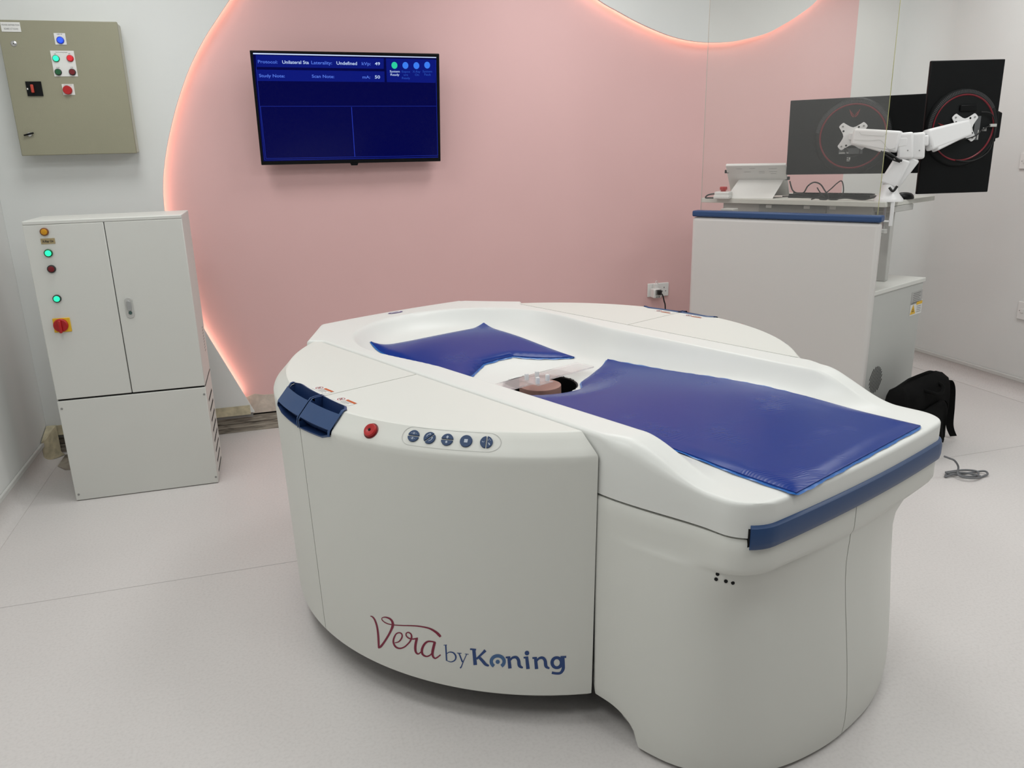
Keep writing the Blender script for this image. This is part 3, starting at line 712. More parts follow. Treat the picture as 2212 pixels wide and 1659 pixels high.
ribbon(m,[(955,509,7),(1000,512,7)],lg,1); ribbon(m,[(975,511,14),(1010,600,14)],lg,2); ribbon(m,[(1052,519,8),(1018,595,9),(998,645,11),(986,658,16)],lg,3); ribbon(m,[(1033,518,6),(1071,521,6)],lg,1)
obj('by_lettering',m,M_kon,TB,label='thin dark blue serif letters')
m=MB()
ribbon(m,[(1085,470,16),(1145,475,16)],lg,1); ribbon(m,[(1122,470,32),(1137,628,36)],lg,2)
ribbon(m,[(1150,568,20),(1200,520,22),(1238,482,30)],lg,2); ribbon(m,[(1172,548,26),(1212,590,30),(1240,622,28),(1272,636,18)],lg,3)
def nn_(dx,dy):
    ribbon(m,[(1440+dx,553+dy,18),(1486+dx,550+dy,18)],lg,1); ribbon(m,[(1470+dx,548+dy,30),(1482+dx,662+dy,34)],lg,2)
    ribbon(m,[(1478+dx,590+dy,14),(1505+dx,557+dy,22),(1543+dx,551+dy,28),(1567+dx,580+dy,32),(1576+dx,635+dy,32),(1610+dx,656+dy,16)],lg,4)
nn_(0,0); nn_(265,6)
disc2(m,1651,509,23,lg); ribbon(m,[(1618,555,18),(1664,551,18)],lg,1); ribbon(m,[(1648,548,30),(1662,668,36)],lg,2)
ribbon(m,[(1948+47*math.cos(a),605+50*math.sin(a),28+6*abs(math.cos(a))) for a in [2*math.pi*k/18 for k in range(19)]],lg,2)
ribbon(m,[(2008,545,32),(2012,620,32),(2010,670,32),(1985,706,26),(1945,712,24),(1898,704,26)],lg,4); ribbon(m,[(1985,548,18),(2042,547,20)],lg,1)
obj('block_lettering',m,M_kon,TB,label='dark blue serif lettering')
m=MB(); ribbon(m,[(1360+64*math.cos(a),593+56*math.sin(a),34) for a in [math.radians(125+290*k/22) for k in range(23)]],lg,2); MDOT=MB(); disc2(MDOT,1360,596,21,lg); obj('emblem_dot',MDOT,M_kon2,TB)
obj('ring_emblem',m,M_kon2,TB,label='lighter blue ring emblem with a dot')
# ================================================================== GEL MATS
def matpad(name,poly,label,th=.014,film=None):
    import bmesh
    root=thing(name,label,'mat',(OO[0],OO[1],0),-MA)
    bm=bmesh.new(); vs=[bm.verts.new((x,y,0)) for x,y in poly]; f=bm.faces.new(vs)
    # cut into a fine grid
    xs0=[p[0] for p in poly]; ys0=[p[1] for p in poly]
    step=.02
    x=math.floor(min(xs0)/step)*step+step
    while x<max(xs0):
        bmesh.ops.bisect_plane(bm,geom=bm.verts[:]+bm.edges[:]+bm.faces[:],plane_co=(x,0,0),plane_no=(1,0,0)); x+=step
    y=math.floor(min(ys0)/step)*step+step
    while y<max(ys0):
        bmesh.ops.bisect_plane(bm,geom=bm.verts[:]+bm.edges[:]+bm.faces[:],plane_co=(0,y,0),plane_no=(0,1,0)); y+=step
    def edge_d(x,y):
        d=9
        for a,b in zip(poly,poly[1:]+poly[:1]):
            a=np.array(a);b=np.array(b);q=np.array([x,y]); t=np.clip((q-a)@(b-a)/((b-a)@(b-a)),0,1); d=min(d,np.hypot(*(a+(b-a)*t-q)))
        return d
    vb=[v.co.copy() for v in bm.verts]; 
    for v in bm.verts:
        x,y=v.co.x,v.co.y; d=edge_d(x,y)
        v.co.z=bedz(x,y)+.0015+th*(.45+.55*smst(0,.022,d))+.0012*math.sin(x*17+y*9)*smst(0,.05,d)
    ret=bmesh.ops.extrude_face_region(bm,geom=bm.faces[:])
    ne=[g for g in ret['geom'] if isinstance(g,bmesh.types.BMVert)]
    for v in ne: v.co.z=bedz(v.co.x,v.co.y)+.0012
    bmesh.ops.recalc_face_normals(bm,faces=bm.faces)
    me=bpy.data.meshes.new('gel_pad'); bm.to_mesh(me); bm.free(); me.materials.append(M_gel); me.polygons.foreach_set('use_smooth',[True]*len(me.polygons)); me.set_sharp_from_angle(angle=math.radians(60))
    o=bpy.data.objects.new('gel_pad',me); COL.objects.link(o); o.parent=root
    # film fringe sticking out around the rim
    m=MB(); P=[]
    n=len(poly)
    for a,b in zip(poly,poly[1:]+poly[:1]):
        L=math.dist(a,b); k=max(2,int(L/.012)); nx,ny=(b[1]-a[1])/L,-(b[0]-a[0])/L
        for i in range(k):
            t=i/k; x=a[0]+(b[0]-a[0])*t; y=a[1]+(b[1]-a[1])*t; w_=.005+.0025*(.5+.5*math.sin(17*t*L*3+x*31))+.001*random.random()
            P.append((x,y,nx,ny,w_,.5+.5*math.sin(t*L*90+y*50)))
    vs=[]
    for x,y,nx,ny,w_,q in P:
        vs+=[(x-nx*.004,y-ny*.004,bedz(x,y)+.0060),(x+nx*w_,y+ny*w_,bedz(x+nx*w_,y+ny*w_)+.0018+.002*q)]
    K=len(P); m.add(vs,[(2*i,2*i+1,(2*i+3)%(2*K),(2*i+2)%(2*K)) for i in range(K)])
    obj('plastic_film',m,M_film,root,smooth=60,label='light blue plastic film rim')
    return root
poly_body=[(.035,.31),(.60,.312),(1.165,.305),(1.165,-.315),(.60,-.30),(.045,-.285),(.04,-.20),(.085,-.165),(.135,-.115),(.163,-.05),(.165,.02),(.150,.06),(.105,.10),(.09,.125),(.06,.24)]
poly_head=[(-.105,.275),(-.40,.280),(-.655,.275),(-.675,-.275),(-.40,-.290),(-.125,-.295),(-.165,-.20),(-.235,-.09),(-.262,-.045),(-.268,.03),(-.262,.10),(-.215,.15),(-.155,.215)]
matpad('gel_mat',poly_body[::-1],'long blue film-wrapped gel mat on the foot end of the scanner table')
matpad('gel_mat',poly_head,'short blue film-wrapped gel mat on the head end of the scanner table')
# acrylic bar with pegs across the hole
AB=thing('acrylic_jig','clear acrylic bar with four white pegs lying across the round hole','jig',(OO[0],OO[1],0),-MA)
m=MB(); m.box(-.028,.058,-.212,.214,.733,.739); obj('clear_bar',m,M_clear,AB,bevel=.002)
m=MB(); m.box(.010,.100,-.10,-.03,.7395,.7425); obj('clear_plate',m,M_clear,AB,bevel=.001)
for q in ((.025,-.085),(.028,-.040),(.083,-.042),(.084,-.088)):
    m=MB(); m.lathe([(.0075,.7428),(.0075,.762),(.0062,.7645),(.001,.765)],lambda a,b,h,q=q:(q[0]+a,q[1]+b,h),18); obj('peg',m,M_peg,AB,smooth=40)
# ================================================================== TELEVISION
Mtv=eul(math.radians(.66),math.radians(7.91),math.radians(.38)); Ctv=np.array([.441,4.3675,1.719])
TV=thing('wall_television','black wall-mounted flat television showing a dark blue scan status screen','television',Ctv,M=Mtv)
TW,TH=.94,.5435
m=MB(); m.box(-TW/2,TW/2,.0,.035,-TH/2,TH/2); obj('housing',m,M_black,TV,bevel=.003)
m=MB(); m.box(-.12,.12,.036,.115,-.10,.10); obj('wall_bracket',m,M_black,TV)
m=MB(); m.hull8([(-.014,-.002,-TH/2-.011),(.018,-.002,-TH/2-.011),(-.014,.01,-TH/2-.011),(.018,.01,-TH/2-.011),(-.020,-.002,-TH/2+.002),(.024,-.002,-TH/2+.002),(-.020,.01,-TH/2+.002),(.024,.01,-TH/2+.002)]); obj('sensor_tab',m,M_black,TV)
def tvl(cx,cy):
    P=onp(520+cx*460/2212,80+cy*300/1443,Ctv,Mtv[:,1]); q=Mtv.T@(P-Ctv); return q[0],q[2]
def tvq(name,pts,mt,dep,par):
    m=MB(); P=[tvl(*p) for p in pts]; m.add([(a,-dep,b) for a,b in P],[tuple(range(len(P)))]); return obj(name,m,mt,par)
SCN=tvq('screen',[(125,160),(2032,208),(2052,1255),(235,1292)],M_scr,.0010,TV)
tvq('header_bar',[(155,185),(1485,222),(1486,330),(160,310)],M_scr2,.0014,SCN)
tvq('header_bar',[(160,338),(1492,357),(1494,468),(172,456)],M_scr2,.0014,SCN)
tvq('header_bar',[(1508,222),(2030,235),(2022,476),(1518,468)],M_scr2,.0014,SCN)
tvq('progress_line',[(128,165),(2030,208),(2030,217),(128,178)],M_sw,.0018,SCN)
def tvline(a,b,w_=5):
    m=MB(); pa=np.array(tvl(*a));pb=np.array(tvl(*b)); t=(pb-pa)/np.hypot(*(pb-pa)); n=np.array([-t[1],t[0]])*w_*.00022
    m.add([(q[0],-.0016,q[1]) for q in (pa+n,pb+n,pb-n,pa-n)],[(0,1,2,3)]); obj('screen_line',m,M_sline,SCN)
for a,b,c in (((205,720),(2030,718),3),((205,720),(262,1262),3),((1150,728),(1185,1242),7),((2025,240),(2045,1230),3),((262,1262),(2045,1230),3),((248,1278),(2050,1248),3),((160,310),(248,1278),3)): tvline(a,b,c)
def tvt(s,x0,x1,yb,h,mt,bold=.0):
    # baseline left at (x0,yb) right x1 in crop coords, cap height h
    a=np.array(tvl(x0,yb[0])); b=np.array(tvl(x1,yb[1])); L=np.hypot(*(b-a)); t=(b-a)/L; n=np.array([-t[1],t[0]])
    hh=abs(tvl(x0,yb[0]-h)[1]-a[1])
    cu_size=hh/.70
    off=None
    o=text_mesh('screen_text',s,cu_size,lambda x,y:Vector((a[0]+t[0]*x+n[0]*y,-.0022,a[1]+t[1]*x+n[1]*y)),mt,SCN,bold=bold*cu_size,wmax=L)
tvt('Protocol:',176,380,(270,276),32,M_sb,.012); tvt('Unilateral Sta',430,706,(276,280),34,M_st,.012); tvt('Laterality:',730,945,(281,286),34,M_sb,.012)
tvt('Undefined',993,1205,(286,291),34,M_st,.012); tvt('kVp:',1255,1347,(291,293),32,M_sb,.012); tvt('49',1393,1447,(292,293),32,M_st,.012)
tvt('Study Note:',190,457,(416,420),32,M_sb,.012); tvt('Scan Note:',738,970,(422,426),32,M_sb,.012); tvt('mA:',1262,1343,(430,431),30,M_sb,.012); tvt('50',1391,1445,(430,431),32,M_st,.012)
for cx,cy,mt in ((1596,294,M_sg),(1710,295,M_sd),(1824,297,M_sd),(1936,292,M_sd)):
    m=MB(); q=tvl(cx,cy); m.lathe([(.0165,0)],lambda a,b,h,q=q:(q[0]+a*.93,-.0018,q[1]+b),28,cap1=False); obj('status_dot',m,mt,SCN)
for s,x0,x1,y,mt in (('System',1547,1650,367,M_st),('Ready',1553,1645,401,M_st),('Expos',1670,1755,369,M_sf),('ure',1690,1735,402,M_sf),('Ready',1672,1757,436,M_sf),('X-Ray',1786,1866,369,M_sf),('On',1808,1850,402,M_sf),('System',1888,1986,367,M_sf),('Fault',1905,1972,400,M_sf)):
    tvt(s,x0,x1,(y,y+1),22,mt,.01)
# ================================================================== DISTRIBUTION BOX
YP=4.345
_a=ony(253,47,YP); _b=ony(296,331,YP); _c=ony(48,338,YP); DX=(_b[0]+_c[0])/2-.001; DZ=(_a[2]+_b[2])/2; DW=(_a[0]+_b[0])/2-_c[0]; DH=_a[2]-_b[2]
DB=thing('distribution_box','olive beige metal power distribution box on the left wall above the cabinet','electrical box',(DX,YP+.09,DZ))
def dbl(px,py): p=ony(px,py,YP); return p[0]-DX,p[2]-DZ
m=MB(); m.box(-DW/2+.004,DW/2-.002,-.072,.014,-DH/2+.004,DH/2-.002); obj('enclosure',m,mat('enclosure_edge',(.50,.49,.40),.45),DB,bevel=.004)
m=MB(); m.box(-DW/2,DW/2,-.09,-.074,-DH/2,DH/2); DD=obj('door',m,M_beige,DB,bevel=.003)
def plate(pts,mt,name,par,dep=.0925,y=-.09):
    m=MB(); P=[dbl(*p) for p in pts]; x0=min(p[0] for p in P);x1=max(p[0] for p in P);z0=min(p[1] for p in P);z1=max(p[1] for p in P)
    # upright rectangle through the mean extents
    m.box(x0,x1,-dep,y,z0,z1); return obj(name,m,mt,par),(x0,x1,z0,z1)
def dd(px,py): return dbl(px/5.352,40+py/5.352)
def dplate(cx,cy,w_,h_,mt,name,par,t=.002):
    x,z=dd(cx,cy); m=MB(); m.box(x-w_/2,x+w_/2,-.090-t,-.0895,z-h_/2,z+h_/2); return obj(name,m,mt,par),x,z
def dknob(x,z,r,h,mt,name,par,base=.092,rb=None,mb_=None):
    m=MB(); m.lathe([(r,0),(r,h*.8),(r*.9,h)],lambda a,b,hh:(x+a,-base-hh,z+b),24); return obj(name,m,mt,par,smooth=40)
pl_,x,z=dplate(125,98,.078,.040,M_paper,'name_plate',DB)
for k,(t,wd) in enumerate((('POWER DISTRIBUTION',.070),('BOARD (CT SCAN)',.056))):
    text_mesh('plate_text',t,.010,lambda a,b,k=k:Vector((x-wd/2+a,-.0928,z+.005-k*.016+b)),M_inkg,pl_,wmax=wd)
pl_,x,z=dplate(697,236,.047,.049,M_paper,'indicator_plate',DB); b_=dknob(x,z-.006,.0160,.004,mat('blue_bezel',(.02,.06,.45),.4),'bezel',pl_); dknob(x,z-.006,.0115,.009,M_bluel,'lamp_lens',pl_)
text_mesh('plate_text','SUPPLY ON',.005,lambda a,b:Vector((x-.011+a,-.0925,z+.018+b)),M_ink,pl_,wmax=.022)
pl_,x,z=dplate(742,522,.098,.111,M_paper,'button_plate',DB)
text_mesh('plate_text','Main Incoming Supply',.005,lambda a,b:Vector((x-.028+a,-.0925,z+.047+b)),M_ink,pl_,wmax=.050)
for (cx,cy,lens,bez) in ((650,463,M_greenl,M_greend),(813,461,M_redl,M_red),(676,620,M_greend,M_ink),(839,620,M_redd,M_ink)):
    xx,zz=dd(cx,cy); dknob(xx,zz,.0150,.005,bez,'bezel',pl_); dknob(xx,zz,.0122,.010,lens,'push_button',pl_)
for s,cx,cy in (('ON',640,408),('OFF',803,406),('START',666,566),('STOP',829,565)):
    xx,zz=dd(cx,cy); text_mesh('plate_text',s,.005,lambda a,b,xx=xx,zz=zz:Vector((xx-.005+a,-.0925,zz-.002+b)),M_ink,pl_)
pl_,x,z=dplate(792,821,.050,.048,M_paper,'stop_plate',DB); dknob(x-.003,z-.003,.0195,.014,M_red,'emergency_button',pl_)
text_mesh('plate_text','EMERGENCY STOP',.005,lambda a,b:Vector((x-.017+a,-.0925,z+.0175+b)),M_inkg,pl_,wmax=.034)
pl_,x,z=dplate(400,813,.064,.063,M_black,'switch_plate',DB,.006)
m=MB(); m.box(x-.0125,x-.0005,-.108,-.096,z-.018,z+.018); obj('switch_lever',m,mat('switch_red',(.45,.05,.03),.5),pl_,bevel=.003)
m=MB(); m.box(x-.030,x-.025,-.0968,-.096,z-.004,z+.003); obj('switch_mark',m,M_paper,pl_)
x,z=dd(160,290); m=MB(); m.lathe([(.0125,0),(.0125,.002),(.010,.004)],lambda a,b,h:(x+a,-.090-h,z+b),20); lk=obj('lock',m,M_metal,DB,smooth=40)
m=MB(); m.lathe([(.004,.004),(.004,.0045)],lambda a,b,h:(x+a,-.090-h,z+b),3); obj('keyhole',m,M_ink,lk)
x,z=dd(345,1340); m=MB(); m.lathe([(.011,0),(.009,.006)],lambda a,b,h:(x+a,-.090-h,z+b),20); lk=obj('lock',m,M_metal,DB,smooth=40)
m=MB(); c_,s_=math.cos(.24),math.sin(.24); m.box(-.022,.022,-.104,-.096,-.0035,.0035,T=lambda v:(x-.002+v[0]*c_-v[2]*s_,v[1],z+.001+v[0]*s_+v[2]*c_)); obj('latch_handle',m,M_black,lk,bevel=.002)
# ================================================================== FLOOR CABINET
CX0,CX1,CY0,CY1,CZ=-1.000,-.383,3.760,4.085,1.262; ZS=.484
CB=thing('power_cabinet','tall white floor cabinet with indicator lamps and yellow red rotary switch','cabinet',((CX0+CX1)/2,(CY0+CY1)/2,0))
ox,oy=(CX0+CX1)/2,(CY0+CY1)/2; hx,hy=(CX1-CX0)/2,(CY1-CY0)/2
m=MB(); m.box(-hx,hx,-hy+.016,hy,ZS+.003,CZ); obj('upper_body',m,M_cab,CB,bevel=.003)
m=MB(); m.box(-hx+.0,hx,-hy+.016,hy,.003,ZS); obj('lower_body',m,M_cab,CB,bevel=.002)
m=MB(); m.box(-hx+.01,hx-.01,-hy+.02,hy-.01,0,.006); obj('plinth',m,M_dark,CB)
xd=ony(222,471.5,CY0)[0]-ox
m=MB(); m.box(-hx,xd-.0015,-hy,-hy+.0145,ZS+.004,CZ-.016); dl=obj('door',m,M_cab,CB,bevel=.003)
m=MB(); m.box(xd+.0015,hx,-hy,-hy+.0145,ZS+.004,CZ-.016); dr=obj('door',m,M_cab,CB,bevel=.003)
m=MB(); m.box(-hx,hx,-hy,-hy+.014,CZ-.0155,CZ); obj('top_lip',m,M_cab,CB,bevel=.003)
m=MB(); m.box(-hx,hx,-hy,-hy+.0145,.003,ZS-.004); lp=obj('lower_panel',m,M_cab,CB,bevel=.003)
m=MB(); m.box(-hx+.004,hx-.004,-hy+.010,-hy+.02,.02,CZ-.02); obj('door_gasket',m,M_dark,CB)
def cf(cx,cy):  # crop2 coords -> local x,z on the front
    p=ony(cx/2.3696,420+cy/2.3696,CY0); return p[0]-ox,p[2]
def knob(x,z,prof,mt,name,par,y=-hy,n=24):
    m=MB(); m.lathe(prof,lambda a,b,h:(x+a,y-h,z+b),n); return obj(name,m,mt,par,smooth=40)
for cx,cy,lens,bez in ((228,191,M_amber,mat('amber_bezel',(.20,.07,.02),.4)),(249,300,M_greenl,M_greend),(265,381,M_redd,M_ink),(293,533,M_greenl,M_ink)):
    x,z=cf(cx,cy); b_=knob(x,z,[(.0165,0),(.0165,.008),(.0125,.010)],bez,'indicator_lamp',dl); knob(x,z,[(.0125,.009),(.0115,.013),(.006,.0145)],lens,'lens',b_)if False else None
    m=MB(); m.lathe([(.0125,.009),(.0115,.013),(.006,.0145)],lambda a,b,h:(x+a,-hy-h,z+b),24); obj('indicator_lens',m,lens,dl,smooth=40)
x,z=cf(246,239); m=MB(); m.box(x-.0265,x+.0265,-hy-.002,-hy,z-.0115,z+.0115); g=obj('label_plate',m,M_gold,dl)
text_mesh('label_text','X-Ray On',.0125,lambda a,b:Vector((x-.021+a,-hy-.0025,z-.0045+b)),M_ink,dl,bold=.0004,wmax=.042)
x,z=cf(319,668); m=MB(); m.box(x-.034,x+.034,-hy-.005,-hy,z-.031,z+.031); sw=obj('rotary_switch',m,M_yel,dl,bevel=.003)
m=MB(); m.lathe([(.029,.005),(.0285,.014),(.025,.017)],lambda a,b,h:(x-.004+a,-hy-h,z+b),32); obj('rotary_knob',m,M_red,dl,smooth=40)
m=MB(); m.box(x-.010,x+.002,-hy-.032,-hy-.017,z-.031,z+.024); obj('rotary_grip',m,M_red,dl,bevel=.004)
# handle on the right door
x,z=cf(663,580); m=MB(); P_=arc(0,.030,.0165,0,180,12)+arc(0,-.030,.0165,180,360,12); m.prism(P_,lambda u,v,h:(x+u,-hy-h,z+v),0,.004); hd=obj('door_handle',m,M_lgrey,dr,bevel=.0015)
m=MB(); P2=arc(0,.020,.009,0,180,10)+arc(0,-.008,.009,180,360,10); m.prism(P2,lambda u,v,h:(x+u,-hy-h,z+v+.004),.004,.010); obj('handle_lever',m,mat('handle_grey',(.42,.43,.43),.35,metal=.5),hd,bevel=.002)
m=MB(); m.lathe([(.0075,.004),(.0075,.0065)],lambda a,b,h:(x+.001+a,-hy-h,z-.022+b),16); obj('handle_lock',m,mat('lock_green',(.06,.11,.10),.4),hd)
for cx,cy in ((316,1097),(1045,1023),(403,1536),(1105,1446)):
    x,z=cf(cx,cy); m=MB(); m.lathe([(.005,0),(.005,.0012),(.003,.0016)],lambda a,b,h:(x+a,-hy-h,z+b),14); obj('screw',m,M_grey,lp,smooth=40)
# side louvres
for k in range(8):
    z=.392-.0515*k; m=MB(); m.box(hx-.001,hx+.0008,-.085,.110,z-.0055,z+.0055); obj('vent_slot',m,M_dark,CB)
m=MB()
for k in range(9): m.box(hx-.001,hx+.0006,.055,.095,.60+.014*k,.6055+.014*k)
obj('fine_vent',m,M_grey,CB)
m=MB(); m.box(hx,hx+.0008,-hy+.016,hy,ZS-.003,ZS+.003); obj('side_joint',m,M_gap,CB)
# ================================================================== WORKSTATION
WR=onz(1903,468,1.165)[:2]; WL=onz(1497,456,1.165)[:2]; WD=(WR-WL)/np.hypot(*(WR-WL)); WN=np.array([-WD[1],WD[0]]) # WN points away from camera side
if WN@np.array([.6,.8])<0: WN=-WN
WW=np.hypot(*(WR-WL))
SD=np.array([math.cos(math.radians(24.4)),math.sin(math.radians(24.4))])
WS=thing('workstation_console','white operator console on the right with blue top trim, lift column and desk','workstation',(WR[0],WR[1],0),math.atan2(WD[1],WD[0]))
def wl(P): q=np.array(P[:2])-WR; return np.array([q@WD,q@WN])     # local: x along front (0 at right end, negative left), y away
SDl=np.array([SD@WD,SD@WN])
m=MB(); m.box(-WW-.004,-.0,.0,.055,.03,1.135); obj('front_panel',m,mat('console_white',(.64,.62,.60),.4,bump=.03,bscale=500),WS,bevel=.018,seg=4)
m=MB(); m.box(-WW-.004,.004,-.004,.060,1.137,1.168); obj('top_trim',m,M_blue,WS,bevel=.008,seg=3,label='blue top trim')
# rear equipment box: parallelogram plan following the side direction
b0=np.array([-.012,.02]); b1=b0+SDl*.60; 
def rb(u,v): return b0+SDl*u+np.array([-1,0])*v   # u along side, v along -front
poly=[rb(0,0),rb(.585,0),rb(.585,.72),rb(0,.90)]
m=MB(); m.prism(poly,lambda u,v,h:(u,v,h),.03,.795); obj('rear_box',m,mat('console_side_grey',(.50,.51,.49),.45,bump=.03,bscale=500),WS,bevel=.006)
polyt=[rb(-.004,-.006),rb(.595,-.006),rb(.595,.73),rb(-.004,.90)]
m=MB(); m.prism(polyt,lambda u,v,h:(u,v,h),.790,.812); obj('box_lid',m,M_cab,WS,bevel=.003)
m=MB(); m.box(-WW+.02,-.03,.03,.3,.0,.035); obj('console_base',m,M_dark,WS)
# lift column
pc=wl(onz(1902,609,.81)); m=MB(); m.box(pc[0]-.055,pc[0]+.02,pc[1]+.0,pc[1]+.06,.812,1.17); obj('lift_column',m,M_lgrey,WS,bevel=.004)
pc2=np.array([-.80,.14]); m=MB(); m.box(pc2[0]-.04,pc2[0]+.03,pc2[1],pc2[1]+.07,.812,1.17); obj('lift_column',m,M_lgrey,WS,bevel=.004)
# desk top
zd=1.215
d0=wl(onz(1913.5,437,zd)); d1=wl(onz(1514.7,427.6,zd)); d2=wl(onz(2020,422.6,zd))
poly=[tuple(d1),tuple(d0),tuple(d2),tuple(d2+np.array([-.85,.10])),tuple(d1+np.array([.10,.42]))]
m=MB(); m.prism(poly,lambda u,v,h:(u,v,h),zd-.024,zd); obj('desk_top',m,M_desk,WS,bevel=.002)
cdir=(d2-d0)/np.hypot(*(d2-d0))
# under-desk tray and drawers seen in the gap
m=MB(); m.box(d1[0]+.12,d0[0]-.08,d0[1]+.09,d0[1]+.40,zd-.075,zd-.026); obj('cable_tray',m,M_lgrey,WS,bevel=.003)
m=MB(); m.box(d1[0]+.33,d0[0]-.30,d0[1]+.075,d0[1]+.089,zd-.070,zd-.030); tr=obj('power_strip',m,M_grey,WS,bevel=.002)
for xx in (.37,.57,.70): m=MB(); m.box(d1[0]+xx,d1[0]+xx+.03,d0[1]+.068,d0[1]+.0745,zd-.045,zd-.030); obj('strip_clip',m,M_white,tr)
q=d0+cdir*.10; m=MB(); m.prism([q,q+cdir*.22,q+cdir*.22+[-.25,.05],q+[-.25,.05]],lambda u,v,h:(u,v,h),zd-.055,zd-.025); obj('desk_bracket',m,M_lgrey,WS,bevel=.003)
# labels and vent on the right side of the rear box
nS=np.array([SDl[1],-SDl[0]]);
if nS@np.array([1,0])<0: nS=-nS
nW=nS[0]*WD+nS[1]*WN
def sidel(px,py): 
    P=onp(px,py,[*(WR+ b0[0]*WD+b0[1]*WN),0],[*nW,0]); q=wl(P)-b0; return q@SDl,P[2]
def spt(u,z,h=.0008): p=b0+SDl*u+nS*h; return (p[0],p[1],z)
def slab(name,pts,mt,h,par=WS): 
    m=MB(); m.add([spt(u,z,h) for u,z in pts],[tuple(range(len(pts)))]); return obj(name,m,mt,par)
u0,z0=sidel(1970,645); u1,z1=sidel(1992,640); 
def srect(name,pa,pb,mt,h,par=WS):
    a=sidel(*pa); b=sidel(*pb); return slab(name,[(a[0],a[1]),(b[0],a[1]),(b[0],b[1]),(a[0],b[1])],mt,h,par)
rl=srect('rating_label',(1970,632),(1990,652),mat('label_silver',(.42,.42,.41),.4),.0008)
a=sidel(1970,632); b=sidel(1990,652)
m=MB()
for k in range(6):
    zz=a[1]+(b[1]-a[1])*(k+1)/7; ribbon(m,[(a[0]+(b[0]-a[0])*.15,zz,.0018),(a[0]+(b[0]-a[0])*(.85-.1*(k%2)),zz,.0018)],lambda u,z:spt(u,z,.0012),1)
obj('label_text',m,M_ink,rl)
wlb=srect('warning_label',(1967,655),(1989,675),M_paper,.0008)
a=sidel(1967,655); b=sidel(1989,675); wx=b[0]-a[0]; hz=a[1]-b[1]
slab('yellow_triangle',[(a[0]+.02*wx,b[1]+.1*hz),(a[0]+.48*wx,b[1]+.1*hz),(a[0]+.25*wx,a[1]-.15*hz)],M_yel,.0012,wlb)
m=MB(); cx_,cz_=a[0]+.25*wx,b[1]+.36*hz; rr=min(wx,hz)*.10
for k in range(3):
    a0_=math.radians(90+120*k); m.add([spt(cx_,cz_,.0015)]+[spt(cx_+rr*1.5*math.cos(a0_+d),cz_+rr*1.5*math.sin(a0_+d),.0015) for d in (-.5,0,.5)],[(0,1,2,3)])
obj('radiation_sign',m,M_ink,wlb)
slab('yellow_bar',[(a[0]+.5*wx,a[1]-.05*hz),(b[0],a[1]-.05*hz),(b[0],a[1]-.28*hz),(a[0]+.5*wx,a[1]-.28*hz)],M_yel,.0012,wlb)
m=MB()
for k in range(4): ribbon(m,[(a[0]+.55*wx,a[1]-(.4+.14*k)*hz,.0022),(a[0]+.92*wx,a[1]-(.4+.14*k)*hz,.0022)],lambda u,z:spt(u,z,.0012),1)
obj('label_text',m,M_ink,wlb)
vc=sidel(1891,820); m=MB(); dv=np.array([math.cos(math.radians(55)),math.sin(math.radians(55))]); pv=np.array([-dv[1],dv[0]])
for k in range(9):
    o_=-.060+.015*k; L_=math.sqrt(max(0,.068**2-o_**2)); c_=np.array(vc)+pv*o_
    m.add([spt(*(c_-dv*L_-pv*.0035),.0008),spt(*(c_+dv*L_-pv*.0035),.0008),spt(*(c_+dv*L_+pv*.0035),.0008),spt(*(c_-dv*L_+pv*.0035),.0008)],[(0,1,2,3)])
obj('side_vent',m,M_dark,WS,label='round slotted vent')
# glass screen
GS=thing('glass_screen','tall clear protective glass pane standing on the blue console trim','glass screen',(WR[0],WR[1],0),math.atan2(WD[1],WD[0]))
gl0=wl([2.144,3.779])[0]; gl1=wl([2.649,3.062])[0]
m=MB(); m.box(gl0,gl1,.026,.032,1.169,2.45); obj('glass_pane',m,M_glass,GS)
m=MB(); m.box(gl1+.0003,gl1+.0018,.026,.032,1.169,2.45); obj('glass_edge',m,M_edge,GS)
m=MB(); m.box(gl0-.0018,gl0-.0003,.027,.031,1.169,2.45); obj('glass_edge',m,mat('glass_edge_pale',(.5,.45,.40),.3),GS)
